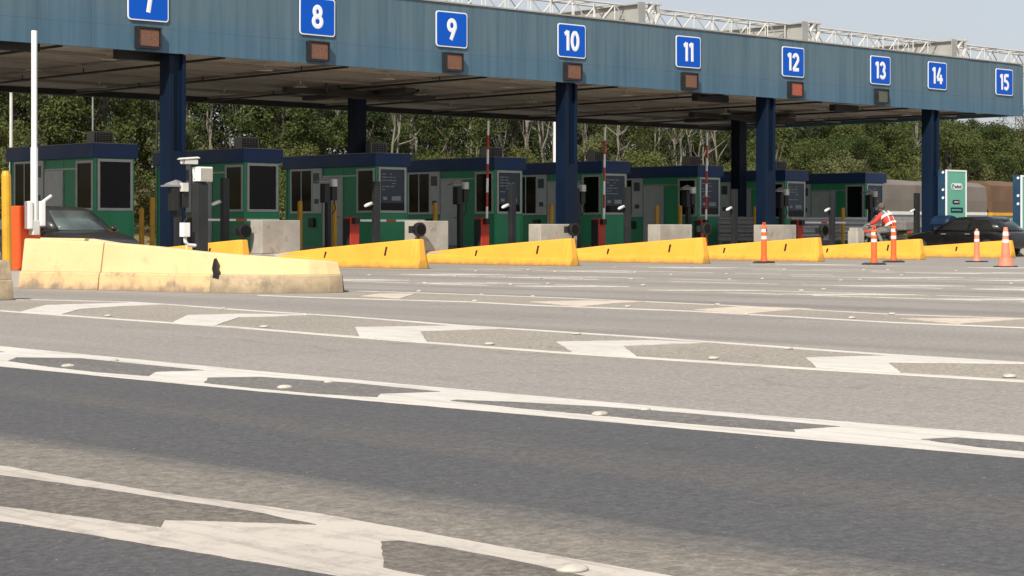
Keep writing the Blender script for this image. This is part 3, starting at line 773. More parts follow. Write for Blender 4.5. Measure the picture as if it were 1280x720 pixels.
# ------------------------------------------------------------------ toll booths
def frame(m, ax, a0, a1, z0, z1, face, t=.07, d=.05, mi=0):
    """four bars round an opening; ax 'x': wall plane at y=face facing -y ; ax 'y': wall plane x=face facing -x"""
    def bx(p0, p1, q0, q1):
        if ax == 'x': m.box(p0, p1, face-d, face+.01, q0, q1, mi)
        elif ax == 'y': m.box(face-d, face+.01, p0, p1, q0, q1, mi)
        else: m.box(face-.01, face+d, p0, p1, q0, q1, mi)
    bx(a0, a1, z0, z0+t); bx(a0, a1, z1-t, z1); bx(a0, a0+t, z0+t, z1-t); bx(a1-t, a1, z0+t, z1-t)
def make_booth(name):
    t = thing(name, 'x', 'toll booth', (0,0,0), 0, 'green toll booths under the canopy')
    m = MB(); m.box(-.64,.64,.11,4.9,.08,2.69)
    for y in (1.12, 1.82, 2.86, 4.86): m.box(-.648,-.64,y-.02,y+.02,.08,2.68)
    for x, y in ((-.66,.09),(.60,.09),(-.66,4.86),(.60,4.86)): m.box(x,x+.06,y,y+.06,.0,2.685)
    m.box(-.62,.62,.095,.109,1.06,1.12)
    m.build('wall', M['green'], t)
    m = MB(); m.box(-.67,.67,.06,4.95,0,.08); m.build('base', M['grey_steel'], t)
    m = MB(); m.box(-.75,.75,0,5.0,2.69,3.1); r = m.build('roof', M['blue_roof'], t, bevel=.012)
    m = MB(); m.box(-.72,.72,.03,4.97,3.1,3.125); m.build('roof_cap', M['grey_steel'], r)
    # roof air conditioner
    m = MB(); m.box(-.2,.48,.9,1.28,3.14,3.5); m.box(-.12,-.04,.95,1.25,3.12,3.14); m.box(.34,.42,.95,1.25,3.12,3.14); ac = m.build('air_conditioner', M['grey_steel'], t, bevel=.02)
    m = MB(); m.box(-.15,.44,.885,.9,3.17,3.47)
    m.build('grille', M['black'], ac)
    m = MB()
    for k in range(5): m.box(-.15,.44,.875,.884,3.2+.06*k,3.21+.06*k)
    for k in range(6): m.box(-.12+.105*k,-.11+.105*k,.868,.8745,3.17,3.47)
    m.build('grille_guard', M['grey_steel'], ac)
    # front window
    m = MB(); frame(m, 'x', -.56, .6, 1.18, 2.66, .11, .075); fw = m.build('window', M['alu'], t)
    m = MB(); m.box(-.485,.525,.09,.1,1.255,2.585); m.build('pane', M['glass'], fw)
    # side windows, driver's side
    m = MB(); frame(m, 'y', .14, 1.06, 1.18, 2.62, -.64, .075); w2 = m.build('window', M['alu'], t)
    m = MB(); m.box(-.662,-.652,.215,.985,1.255,2.545); m.build('pane', M['glass'], w2)
    m = MB(); frame(m, 'y', 2.9, 4.62, 1.18, 2.68, -.64, .07)
    m.box(-.685,-.63,3.42,3.47,1.25,2.61); m.box(-.685,-.63,4.0,4.04,1.25,2.61); m.box(-.675,-.655,2.97,3.42,1.25,2.61); w1 = m.build('window', M['alu'], t)
    m = MB(); m.box(-.668,-.655,3.47,4.0,1.25,2.61); m.box(-.668,-.655,4.04,4.55,1.25,2.61); m.build('pane', M['glass'], w1)
    m = MB(); m.box(-.684,-.676,3.05,3.36,2.18,2.52); m.build('notice', M['screen'], w1); m = MB(); m.box(-.684,-.676,3.08,3.3,1.5,1.66); m.build('intercom', M['screen'], w1)
    # door
    m = MB(); m.box(-.675,-.645,1.84,2.84,.1,2.36); dr = m.build('door', M['alu'], t, bevel=.006)
    m = MB(); frame(m, 'y', 1.8, 2.88, .09, 2.42, -.645, .05, .02); m.box(-.668,-.64,.98,1.8,2.37,2.42); m.build('door_frame', M['silver'], dr)
    m = MB(); m.tube([(-.69,2.0,1.05),(-.72,2.0,1.05),(-.72,2.12,1.05)], .014, 6); m.build('handle', M['black'], dr)
    m = MB(); m.box(-.72,-.645,3.3,3.6,.72,1.02); m.build('service_box', M['black'], t, bevel=.01)
    # far side window and rear
    m = MB(); frame(m, 'z', .3, 2.0, 1.18, 2.62, .64, .07); w3 = m.build('window', M['alu'], t)
    m = MB(); m.box(.645,.66,.37,1.93,1.25,2.55); m.build('pane', M['glass'], w3)
    return t
booth0 = make_booth('toll_booth')
BV = {7:30.0, 8:35.21, 9:40.38, 10:45.6, 11:50.86, 12:56.08, 13:61.32, 14:66.6}
bl = {7:'leftmost green toll booth, behind the dark car and the white raised arm', 8:'green toll booth with an empty dark front window, right of the first navy column', 9:'green toll booth with notices in its window, behind the first whole yellow wall',
      10:'green toll booth whose corner stands by a raised red and white arm, under sign 9', 11:'green toll booth partly behind the middle navy column, under signs 10 and 11', 12:'green toll booth with raised arm at its front edge, left of the third navy column',
      13:'green toll booth right behind the navy column with the lone orange post', 14:'farthest green toll booth, beside the tan trailer at the right'}
booths = {}
for k in range(7, 15):
    o = booth0 if k == 7 else copy_tree(booth0)
    place(o, (BV[k], 48.3, .32 if k < 12 else .28 if k < 13 else .22), bl[k]); booths[k] = o
for c in [q for q in booths[14].children if q.name.startswith('air_cond')]:
    for g_ in list(c.children): bpy.data.objects.remove(g_)
    bpy.data.objects.remove(c)
for k in range(9, 15):                    # printed notices inside the front windows
    m = MB(); m.box(-.47,.51,.083,.0885,1.5,2.57)
    rr = random.Random(k)
    for q in range(6):
        z = 2.42 - .1*q; a = -.4; 
        for _ in range(3):
            b_ = a + rr.uniform(.08,.24)
            if rr.random() < .75: m.box(a, min(b_,.45), .079, .0835, z, z+.028, 1)
            a = b_ + .04
    m.box(.0,.38,.079,.0835,1.58,1.72,1); m.box(-.36,-.2,.079,.0835,1.6,1.7,1)
    m.build('notice', [M['screen'], M['print']], booths[k])

# ------------------------------------------------------------------ barrier gates
def gate(k, x, raised, label, tilt=.0):
    v = vk(k) - .65; p = atV(x, 300, v); u = p[1]
    t = thing('barrier_gate', label, 'barrier gate', (v, u, .32), 0, 'red and white barrier gates on the islands')
    m = MB(); m.box(-.17,.17,-.17,.17,0,1.0); m.box(-.19,.19,-.19,.19,0,.05); c = m.build('cabinet', M['red'], t, bevel=.015)
    m = MB(); m.box(-.186,-.171,-.15,.15,.08,.95); m.build('cabinet_door', M['post'], c)
    m = MB(); m.box(-.1,.1,-.3,-.17,.8,.98); m.build('arm_hub', M['black'], t, bevel=.01)
    L = 3.1 if raised else 2.6; ws = MB(); n = 7; z = .0
    for q in range(n): ws.box(q*L/n, (q+1)*L/n, -.02, .02, -.03, .03, (q % 2) if raised else (1 if q == 3 else 0))
    a = ws.build('arm', [M['white'], M['red']], t); a.location = (0,-.24,.9)
    a.rotation_euler = (0, -PI/2 + tilt if raised else 0, 0)
    return t
gate(7, 246, False, 'barrier gate with lowered pale arm behind the camera pole, left of the concrete blocks')
gate(8, 439, False, 'barrier gate with lowered arm in front of the booth with window notices')
gate(9, 602, True, 'barrier gate with raised red and white arm under sign 9', .02)
gate(10, 748, True, 'barrier gate with raised red and white arm right of the middle navy column', .02)
gate(11, 876, True, 'barrier gate with raised red and white arm under sign 11', .02)
gate(12, 996, False, 'red barrier gate right of the column behind the lone orange post')
# the near orange gate on the left
t = thing('barrier_gate', 'bright orange barrier cabinet with plain white arm raised straight up at the left', 'barrier gate', (16.78,30.05,.25))
m = MB(); m.box(-.19,.24,-.24,.22,0,1.1); m.box(-.21,.26,-.26,.24,0,.06); m.build('cabinet', M['orange'], t, bevel=.012)
m = MB(); m.tube([(.06,-.34,.75),(.06,-.34,2.1)], .062, 10); m.tube([(.06,-.34,2.1),(.06,-.34,4.1)], .05, 10); m.build('arm', M['white'], t)
m = MB(); m.box(-.1,.0,-.42,-.28,.7,1.18); b_ = m.build('control_box', M['white'], t, bevel=.02)
m = MB(); m.box(.13,.24,-.42,-.28,.75,1.18); m.build('control_box', M['white'], t, bevel=.02)
m = MB(); m.box(.0,.13,-.41,-.25,.6,.85); m.tube([(.2,-.36,1.16),(.38,-.36,1.28)], .03, 8); m.build('bracket', M['cream_white'], t, bevel=.01)

# ------------------------------------------------------------------ camera poles
t = thing('camera_pole', 'charcoal camera pole with white box and camera on top, behind the pale wall', 'camera pole', (17.4,25.55,.25))
m = MB(); m.box(-.1,.1,-.08,.08,0,1.42); m.box(-.14,.14,-.12,.12,0,.03); m.build('post', M['post'], t, bevel=.01)
m = MB(); m.box(-.09,.16,-.12,.08,1.45,1.68); bx = m.build('camera_box', M['white'], t, bevel=.012)
m = MB(); m.box(-.07,.14,-.128,-.12,1.475,1.655); m.build('box_face', M['concrete'], bx)
m = MB(); m.box(-.07,.07,-.06,.06,1.42,1.45); m.build('mount', M['black'], t)
m = MB(); m.box(-.3,-.06,-.035,.065,1.7,1.775,0,Matrix.Translation((0,0,.02))@Matrix.Rotation(.0,4,'Y')); m.tube([(-.3,.015,1.755),(-.345,.015,1.75)],[.032,.036],10)
m.loft([[(x_,-.05,z_),(x_,.08,z_),(x_,.08,z_+.012),(x_,.015,z_+.03),(x_,-.05,z_+.012)] for x_, z_ in ((-.38,1.785),(-.2,1.8),(-.03,1.812))]); m.build('camera', M['cream_white'], t, bevel=.006)
m = MB(); m.tube([(-.12,.02,1.67),(-.1,.02,1.5),(-.02,.02,1.44)], .018, 6); m.build('camera_arm', M['cream_white'], t)
m = MB(); m.box(-.36,-.24,-.08,.04,.58,.8); m.tube([(-.3,-.02,.58),(-.29,-.02,.5),(-.24,-.02,.45),(-.1,-.02,.44)], .03, 8); m.tube([(-.26,-.02,.46),(-.27,-.02,.36),(-.2,-.02,.32),(-.1,-.02,.34)], .012, 6)
m.build('junction_box', M['white'], t, bevel=.01)

def reader(name):
    t = thing(name, 'x', 'camera post', (0,0,0), 0, 'lane camera posts in front of the booths')
    m = MB(); m.box(-.07,.07,-.07,.07,0,1.9); m.box(-.13,.13,-.13,.13,0,.04); m.build('post', M['post'], t)
    m = MB(); m.box(-.24,-.06,-.16,.08,1.42,1.98); m.box(.06,.26,-.12,.1,1.5,1.92); m.build('housing', M['black'], t, bevel=.015)
    m = MB(); m.box(-.42,.1,-.13,.13,2.02,2.06,0,Matrix.Rotation(.0,4,'X')); m.loft([[(-.36,-.1,2.06),(-.36,.1,2.06),(-.36,.0,2.1)],[(-.05,-.12,2.06),(-.05,.12,2.06),(-.05,0,2.2)],[(.12,-.1,2.04),(.12,.1,2.04),(.12,0,2.16)]])
    m.build('camera_hood', M['grey_steel'], t)
    m = MB(); m.box(.02,.2,-.2,-.02,1.9,2.12); m.build('flash_box', M['cream_white'], t, bevel=.01)
    m = MB(); m.tube([(.18,-.05,1.5),(.22,-.08,1.25),(.1,-.08,1.1)], .02, 6); m.build('cable', M['black'], t)
    return t
rd = None
for k, x, where in ((7,222,'before the first navy column'),(8,410,'by the door of the booth right of the empty window'),(9,575,'left of the raised arm under sign 9'),(10,722,'against the middle navy column'),
                    (11,860,'left of the raised arm under sign 11'),(12,977,'right of the column behind the lone orange post'),(13,1088,'above the motorcycle')):
    r_ = rd is None
    rd = rd or reader('camera_post'); o = rd if r_ else copy_tree(rd)
    v = vk(k) - .75; p = atV(x, 300, v)
    if k == 7: v, p = atU(x, 300, 41.05)[0], (0, 41.05)
    place(o, (v, p[1], .0 if k == 7 else .32), 'dark hooded camera post, ' + where)
def slim(name):
    t = thing(name, 'x', 'slim post', (0,0,0), 0, 'slim dark posts with small white cameras')
    m = MB(); m.box(-.1,.1,-.08,.08,0,2.02); m.box(-.15,.15,-.12,.12,0,.03); m.build('post', M['post'], t, bevel=.008)
    m = MB(); m.tube([(-.42,.0,1.3),(-.36,0,1.325),(-.16,0,1.39)], [.03,.05,.05], 8); m.tube([(-.2,0,1.37),(-.09,0,1.36)], .015, 5); m.build('camera', M['white'], t, smooth=True)
    return t
sp = None
for k, x, where in ((7,281,'left of the empty booth window'),(8,470,'at the notice window right of the empty one'),(9,640,'before the notice window under sign 9'),(10,784,'right of the raised arm by the middle column'),
                    (11,918,'between the raised arm and the third navy column'),(12,1040,'before the ribbed metal barrier'),(13,1146,'left of the rightmost navy column')):
    r_ = sp is None
    sp = sp or slim('slim_post'); o = sp if r_ else copy_tree(sp)
    v = vk(k) - .55; p = atV(x, 300, v); place(o, (v, p[1], .32), 'slim dark post with small white camera, ' + where)

# round black lamps
def rlamp(name):
    t = thing(name, 'x', 'lamp', (0,0,0), 0, 'round black lamps behind the crash walls')
    m = MB(); m.tube([(0,0,0),(0,0,.42)], .03, 8); m.box(-.1,.1,-.08,.08,0,.02); m.build('stand', M['black'], t)
    m = MB(); m.tube([(-.02,.1,.6),(-.02,.02,.6),(-.02,-.06,.6),(-.02,-.14,.6)], [.1,.19,.2,.2], 16); m.box(-.3,-.1,-.05,.08,.5,.7); m.build('lamp_head', M['black'], t, bevel=.01)
    m = MB(); m.tube([(-.02,-.145,.6),(-.02,-.15,.6)], .15, 16); m.build('lens', M['glass'], t)
    return t
rl = None
for k, x, y, v, where in ((7,304,289,29.7,'left of the first concrete block'),(8,523,287,35.2,'in front of the second concrete block'),(9,716,287,41.2,'at the foot of the middle navy column'),(10,881,286,46.3,'right of the fourth concrete block'),(11,1028,288,51.5,'in front of the ribbed metal barrier')):
    r_ = rl is None
    rl = rl or rlamp('round_lamp'); o = rl if r_ else copy_tree(rl)
    p = atV(x, y, v); place(o, (v, p[1], p[2]-.6), 'black round lamp on a short stand, ' + where)
    o.children[0].scale = (1,1,1)

# yellow bollards
def bol(h, r=.075):
    m = MB(); m.tube([(0,0,0),(0,0,h-.03),(0,0,h)], [r,r,r*.7], 12); return m
bo = bol(1.55).build('bollard', M['bollard'], smooth=False); first = True
for k, x, dv, h, where in ((7,177,-.6,1.25,'shorter of the two right of the leftmost booth'),(7,190.5,-.6,1.55,'taller of the two right of the leftmost booth'),(8,375,-.5,1.5,'in front of the booth right of the empty window'),(8,418,.1,1.45,'right of the camera post by the grey door'),
     (9,544,-.5,1.5,'left of the grey door under sign 9'),(10,689,-.5,1.5,'left of the middle navy column'),(11,821,-.5,1.5,'left of two above the fourth concrete block'),(11,850,.1,1.5,'right of two above the fourth concrete block'),
     (12,944,-.5,1.5,'left of the third navy column'),(13,1053.5,-.5,1.5,'above the ribbed metal barrier')):
    o = bo if first else copy_tree(bo); first = False
    v = vk(k) + dv; p = atV(x, 300, v); o.location = (v, p[1], .32); o.scale = (1,1,h/1.55)
    tag(o, 'yellow steel bollard, ' + where, 'bollard', 'yellow bollards on the islands')
p = atV(9, 300, 16.2)
o = MB(); o.tube([(0,0,0),(.0,0,1.6),(0,0,1.68)], [.08,.08,.06], 12); o = o.build('bollard', M['bollard']); o.location = (16.2, p[1], .25); o.rotation_euler = (0,-.012,0)
tag(o, 'tall yellow post at the left edge beside the orange cabinet', 'bollard')

# ------------------------------------------------------------------ delineator posts and cones
def rev(m, prof, n=16, mi=0):
    m.loft([[(r*math.cos(2*PI*j/n), r*math.sin(2*PI*j/n), z) for j in range(n)] for r, z in prof], mi)
    return m
def delin(loc, h, label):
    t = thing('delineator_post', label, 'delineator post', loc, random.uniform(-.2,.2), 'orange delineator posts before the crash walls')
    s = h/1.16
    m = MB(); m.loft([[(x*.27, y*.2, z) for x, y in ((-1,-1),(1,-1),(1,1),(-1,1))] for z in (0,.035)] + [[(x*.2, y*.14, .06) for x, y in ((-1,-1),(1,-1),(1,1),(-1,1))]]); m.build('base', M['rubber'], t, bevel=.01)
    m = MB(); rev(m, ((.095,.05),(.09,.14),(.08,.2),(.078,1.0*s),(.08,1.02*s),(.075,1.04*s))); b_ = m.build('post', M['delin'], t)
    m = MB(); m.box(-.06,-.035,-.02,.02,1.03*s,1.16*s); m.box(.035,.06,-.02,.02,1.03*s,1.12*s); m.box(-.06,.06,-.02,.02,1.115*s,1.16*s); m.build('handle', M['delin'], t, bevel=.008)
    for z in (.68, .88):
        m = MB(); rev(m, ((.0815,z*s),(.0815,(z+.09)*s))); m.build('reflective_band', M['band'], t)
    m = MB(); m.box(-.02,.02,-.09,-.078,.9*s,.97*s); m.build('handle_hole', M['black'], t)
delin(G(955,329), 1.16, 'lone orange delineator post with white bands before the yellow wall by the third navy column')
delin(G(1092.5,331), 1.05, 'nearer orange delineator post of the pair, left one with a dusty foot')
delin(G(1117,328), 1.17, 'farther orange delineator post of the pair, right one below the rider')
def cone(loc, label, prof, bands, base):
    t = thing('traffic_cone', label, 'traffic cone', loc, random.uniform(-.3,.3))
    m = MB(); m.prism(rrect(base, base, .05), 0, .035); m.build('base', M['rubber'], t, bevel=.008)
    m = MB(); rev(m, prof); m.build('cone_body', M['delin_faded'], t, smooth=False)
    def rad(z):
        for (r0, z0), (r1, z1) in zip(prof, prof[1:]):
            if z0 <= z <= z1: return r0 + (r1-r0)*(z-z0)/max(1e-6, z1-z0)
        return prof[-1][0]
    for a, b_ in bands:
        m = MB(); rev(m, ((rad(a)+.004,a),(rad(b_)+.004,b_))); m.build('reflective_band', M['band'], t)
cone(G(1221,327.5), 'slim faded orange cone below the black car, left of the wide cone', ((.12,.035),(.1,.1),(.085,.2),(.075,.6),(.07,.9),(.05,.91),(.03,.97),(.02,.98)), ((.6,.68),(.8,.9)), .5)
cone(G(1257,334), 'wide faded orange traffic cone at the right before the yellow wall', ((.2,.035),(.18,.12),(.155,.24),(.115,.245),(.075,.78),(.06,.95),(.05,1.0),(.03,1.01)), ((.62,.7),(.8,.9)), .5)

# ------------------------------------------------------------------ vehicles
def make_car(label, loc, rz, pmat, L=4.2, H=1.44, hatch=False, gl=None):
    gl = gl or M['car_glass']
    t = thing('car', label, 'car', loc, rz)
    W = .86; zb = .9; f = L/2
    st = [(-f,.66,.36,.74),(-f+.06,.76,.3,.86),(-f+.35,.84,.24,.93),(-f+.9,W,.2,.955),(-.4,W,.19,.93),(.5,W,.19,.93),(f-1.25,W,.2,.935),(f-.7,.84,.22,.87),(f-.3,.78,.26,.78),(f-.06,.68,.3,.68),(f,.58,.36,.58)]
    secs = []
    for x, w, z0, z1 in st:
        h = z1 - z0
        half = [(.86*w,z0),(.97*w,z0+.08),(w,z0+.3*h),(w,z0+.58*h),(.975*w,z1-.14*h),(.9*w,z1-.02),(.62*w,z1+.005),(0.0,z1+.022)]
        ring = [(x, y, z) for y, z in half] + [(x, -y, z) for y, z in half[-2::-1]]
        secs.append(ring)
    m = MB(); m.loft(secs); body = m.build('body', pmat, t, smooth=True, fix=True)
    b_ = body.modifiers.new('s', 'SUBSURF'); b_.levels = 1; b_.render_levels = 2
    rear = (-f+.2, -f+.75) if hatch else (-f+.55, -f+1.25)
    xb0, xr0, xr1, xb1 = rear[0], rear[1], .12, f-1.22
    def ring(z, x0, x1, w, n=6):
        return [(x0, -w*.86, z), (x0+.06, -w, z), ((x0+x1)/2, -w*1.02, z), (x1-.08, -w, z), (x1, -w*.82, z), (x1+.05, 0, z), (x1, w*.82, z), (x1-.08, w, z), ((x0+x1)/2, w*1.02, z), (x0+.06, w, z), (x0, w*.86, z), (x0-.05, 0, z)]
    lv = [(zb, xb0, xb1, .77), (zb+(H-zb)*.5, xb0+(xr0-xb0)*.55, xb1+(xr1-xb1)*.5, .69), (H-.07, xr0-.02, xr1+.06, .6), (H-.015, xr0+.15, xr1-.12, .52), (H+.005, xr0+.45, xr1-.4, .34)]
    m = MB(); m.loft([ring(*q) for q in lv]); m.build('roof', pmat, t, smooth=True, fix=True)
    # glass panes lie 8 mm proud of the pillars and roof shell
    def pt(fr, side, s):
        z0_, z1_ = lv[0], lv[2]
        z = zb+.04 + (H-.1-zb-.04)*fr
        k = (z-zb)/(H-.07-zb)
        x0 = z0_[1]+(z1_[1]-z0_[1])*k; x1 = z0_[2]+(z1_[2]-z0_[2])*k
        kk = k; w = .77 + (.69-.77)*min(1,kk*2*((H-.07-zb)/(H-zb))) if kk < .53 else .69+(.6-.69)*(kk-.53)/.47
        return x0, x1, w, z
    def pane(name, quad, mat=None):
        m = MB(); m.add(quad, [(0,1,2,3)] if len(quad) == 4 else [tuple(range(len(quad)))]); o = m.build(name, mat or gl, t)
        so_ = o.modifiers.new('thick', 'SOLIDIFY'); so_.thickness = .012; so_.offset = 0
        return o
    a, b2 = pt(0,0,0), pt(1,0,0)
    def ws(x_i, sg, nm):
        m = MB(); rows = []
        for fr in (0, .5, 1):
            q = pt(fr,0,0); x = q[x_i]; w = q[2]
            rows.append([(x+sg*(.014 + .05*(1-abs(s))), w*.8*s, q[3]) for s in (-1,-.5,0,.5,1)])
        m.loft(rows, cap=False, closed=False); o = m.build(nm, gl, t, smooth=True)
        so_ = o.modifiers.new('thick', 'SOLIDIFY'); so_.thickness = .012; so_.offset = 0
    ws(1, 1, 'windscreen'); ws(0, -1, 'rear_window')
    for s in (-1, 1):
        for nm, e0, e1 in (('side_window', .1, .46), ('side_window', .5, .88)):
            q0, q1 = pt(.03,0,0), pt(.93,0,0)
            quad = []
            for q, e in ((q0,e0),(q0,e1),(q1,e1),(q1,e0)):
                quad.append((q[0]+(q[1]-q[0])*e, s*(q[2]*1.02+.008), q[3]))
            pane(nm, quad)
        m = MB(); m.ball((xb1-.32, s*.93, .97), (.06,.1,.065)); m.build('mirror', pmat, t, smooth=True)
        for x in (-.62, .38):
            m = MB(); m.box(x-.1, x+.1, -.018, .018, -.014, .014); h = m.build('door_handle', M['silver'], t, bevel=.008); h.location = (0, s*.872, .8)
        m = MB(); m.ball((f-.2, s*.56, .62), (.14,.14,.07)); m.build('headlight', M['lens'], t, smooth=True)
        m = MB(); m.ball((-f+.1, s*.6, .76), (.07,.13,.07)); m.build('tail_light', M['red'], t, smooth=True)
        for x in (-f+.8, f-.82):
            m = MB(); n = 20
            rev(m, ((.2,-.1),(.3,-.1),(.315,-.06),(.315,.06),(.3,.1),(.2,.1))); w = m.build('wheel', M['rubber'], t); w.rotation_euler = (PI/2,0,0); w.location = (x, s*.76, .315)
            m = MB(); rev(m, ((.2,.06),(.2,.105),(.06,.085),(.02,.09))); m.build('rim', M['silver'], w); w.scale = (1,1,-s)
    m = MB(); m.box(f-.03, f+.015, -.42, .42, .4, .52); m.build('grille', M['black'], t, bevel=.01)
    return t
make_car('dark grey car facing the camera behind the pale wall, in front of the leftmost booth', (22.1,37.75,0), -PI/2, M['car_grey'], 4.3, 1.46, True, M['car_glass_sky_sheen'])
make_car('black car seen from the side between the rightmost navy column and the cones', (59.6,39.3,0), PI/2, M['car_black'], 4.4, 1.42, True)
make_car('second black car whose front just shows at the right edge', (59.3,33.9,0), PI/2, M['car_black'], 4.3, 1.42)

def trailer(label, u, x0, x1, H, tarp, rail, group='covered trailers beyond the plaza'):
    a, b_ = atU(x0, 250, u-1.27)[0], atU(x1, 250, u-1.27)[0]
    t = thing('covered_trailer', label, 'trailer', ((a+b_)/2, u, 0), 0, group); L = (b_-a)/2
    m = MB()
    n = 9; secs = []
    for q in range(n):
        x = -L + 2*L*q/(n-1); s_ = .03*math.sin(q*1.9)
        secs.append([(x,-1.25,1.95),(x,-1.27,2.6),(x,-1.2+s_,H-.25),(x,-.7,H-.03+s_),(x,0,H+.06-s_),(x,.7,H-.03+s_),(x,1.2,H-.25),(x,1.27,2.6),(x,1.25,1.95)])
    m.loft(secs); m.build('tarpaulin', tarp, t, fix=True)
    m = MB(); m.box(-L,L,-1.29,1.29,1.78,1.95); m.build('deck_rail', rail, t)
    m = MB(); m.box(-L,L,-1.22,1.22,1.1,1.78); m.box(-L*.95,L*.9,-.9,.9,.85,1.1); m.build('chassis', M['grey_steel'], t)
    for x in (-L+1.2, -L+2.4, L-1.6):
        for s in (-1,1):
            m = MB(); rev(m, ((.3,-.15),(.5,-.15),(.52,-.1),(.52,.1),(.5,.15),(.3,.15))); w = m.build('wheel', M['rubber'], t); w.rotation_euler = (PI/2,0,0); w.location = (x, s*1.0, .52)
trailer('long trailer under a grey tan tarpaulin, right of the farthest booth', 62.5, 1090, 1234, 3.62, M['tarp_tan'], M['cream_white'])
trailer('trailer under a brown tarpaulin beyond the black car at the right edge', 63.0, 1240, 1330, 3.75, M['tarp_brown'], M['bollard'])

# ribbed metal barriers closing two lanes
for (x0, x1, u, mt, lab) in ((988, 1101, 46.4, 'silver', 'silver ribbed metal barrier closing the lane left of the motorcycle'), (897, 946, 47.4, 'grey_steel', 'dull grey ribbed metal barrier behind the slim post left of the third navy column')):
    a, b_ = atU(x0,280,u)[0], atU(x1,280,u)[0]
    t = thing('metal_barrier', lab, 'barrier', ((a+b_)/2, u, 0)); L = (b_-a)/2
    for z in (.5, .82, 1.14):
        m = MB(); pr = [(0,0),(-.05,.05),(-.05,.1),(0,.15),(0,.17),(-.05,.22),(-.05,.27),(0,.31)]
        secs = [[(x, y, z+q) for y, q in pr] + [(x, y+.02, z+q) for y, q in reversed(pr)] for x in (-L, L)]
        m.loft(secs); m.build('rail', M[mt], t, fix=True)
    for q in range(4):
        x = -L+.2 + (2*L-.4)*q/3
        m = MB(); m.box(x-.05,x+.05,.03,.11,.0,1.46); m.build('post', M['grey_steel'], t)

# blue bin behind the black car
p = atV(1186, 300, 60.9)
t = thing('waste_bin', 'dark blue rounded bin behind the hood of the black car, left of the green totem', 'bin', (60.9, p[1]+.2, 0))
m = MB(); m.loft([[(x*(.3+.05*z), y*(.3+.05*z), z) for x, y in ((-1,-.7),(-.7,-1),(.7,-1),(1,-.7),(1,.7),(.7,1),(-.7,1),(-1,.7))] for z in (.1,.6,1.15)]); m.build('bin_body', M['totem_dark'], t)
m = MB(); m.loft([[(.39*math.cos(a)*1.0*c, yy, 1.15+.34*math.sin(a)*c) for a in [PI*j/10 for j in range(11)]] for yy, c in ((-.4,.9),(-.3,1),(.3,1),(.4,.9))]); m.build('lid', M['totem_dark'], t, fix=True)

# ------------------------------------------------------------------ totem signs
def totem(label, x0, x1, ytop, u, full=True):
    a = atU(x0, ytop, u); b_ = atU(x1, ytop, u); W = b_[0]-a[0]; H = a[2]
    t = thing('totem_sign', label, 'totem sign', ((a[0]+b_[0])/2, u, 0), 0, 'green totem signs by the right lanes')
    m = MB(); m.box(-W/2, W/2, .03, .36, 0, H); m.build('casing', M['totem_side'], t, bevel=.01)
    m = MB(); fr = .06
    m.box(-W/2,W/2,-.02,.028,H-fr,H); m.box(-W/2,W/2,-.02,.028,.25,.25+fr); m.box(-W/2,-W/2+fr,-.02,.028,.25+fr,H-fr); m.box(W/2-fr,W/2,-.02,.028,.25+fr,H-fr)
    for z in (H-.1, H-.75, H-1.05): m.tube([(-W/2-.03,.12,z),(-W/2-.002,.12,z)], .05, 8)
    m.build('edge_trim', M['sign_white'], t)
    m = MB(); m.box(-W/2+fr+.002,W/2-fr-.002,-.005,.028,.25+fr+.002,H-fr-.002); pn = m.build('panel', M['totem_green'], t)
    def plate(name, cx, cz, w, h, r, mat, y=-.012):
        m = MB(); m.prism(rrect(w,h,r), 0, .006); o = m.build(name, mat, t); o.rotation_euler = (PI/2,0,0); o.location = (cx, y, cz); return o
    s = W/1.15
    plate('logo_badge', 0.02, H-.62, .62*s, .24, .1, M['sign_white'])
    m = MB(); m.tube([(.075*math.cos(2*PI*j/16),0,.075*math.sin(2*PI*j/16)) for j in range(15)], .016, 5); o = m.build('logo_ring', M['totem_dark'], t); o.location = (-.2*s,-.02,H-.62); o.scale = (1,.3,1)
    m = MB(); m.tube([(.032*math.cos(2*PI*j/12),0,.032*math.sin(2*PI*j/12)) for j in range(10)], .012, 5); o = m.build('logo_ring', M['totem_dark'], t); o.location = (-.2*s,-.02,H-.62); o.scale = (1,.3,1)
    put_mesh('lettering', text_mesh('wind', .2, .006, 1.0*s, .002), M['totem_dark'], t, (.07*s,-.02,H-.62), (PI/2,0,0))
    plate('pill', -.02, H-1.2, .42*s, .15, .07, M['totem_dark'])
    plate('pill_dot', .14*s, H-1.2, .07, .07, .033, M['orange'], -.0185)
    m = MB(); m.box(-.14*s,.08*s,-.0215,-.0185,H-1.215,H-1.185); m.build('pill_text', M['sign_white'], t)
    plate('text_plate', 0.02, H-1.5, .68*s, .19, .02, M['totem_dark'])
    m = MB(); a_ = -.27
    while a_ < .26:
        w = random.uniform(.03,.06); m.box((a_)*s,(a_+w)*s,-.0215,-.0185,H-1.53,H-1.47); a_ += w+.018
    m.build('plate_text', M['totem_green'], t)
    m = MB(); m.box(-.22*s,.3*s,-.012,-.006,H-1.86,H-1.84); m.box(-.25*s,.1*s,-.012,-.006,H-2.02,H-2.005); m.box(-.31*s,-.25*s,-.012,-.006,H-1.79,H-1.775); m.build('small_print', M['totem_dark'], t)
    m = MB(); m.box(.0,.34*s,-.014,-.006,H-2.42,H-2.15,0,Matrix.Rotation(-.08,4,'Y')); m.box(.08*s,.38*s,-.014,-.006,H-2.62,H-2.45); o = m.build('device_picture', M['totem_dark'], t); o.location = (.05*s,0,-.0)
    return t
totem('green and white totem sign right of the rightmost navy column, behind the black car', 1182.5, 1208, 212, 41.3)
totem('second totem sign cut off by the right edge, blue side showing', 1276.5, 1306, 219, 38.8)

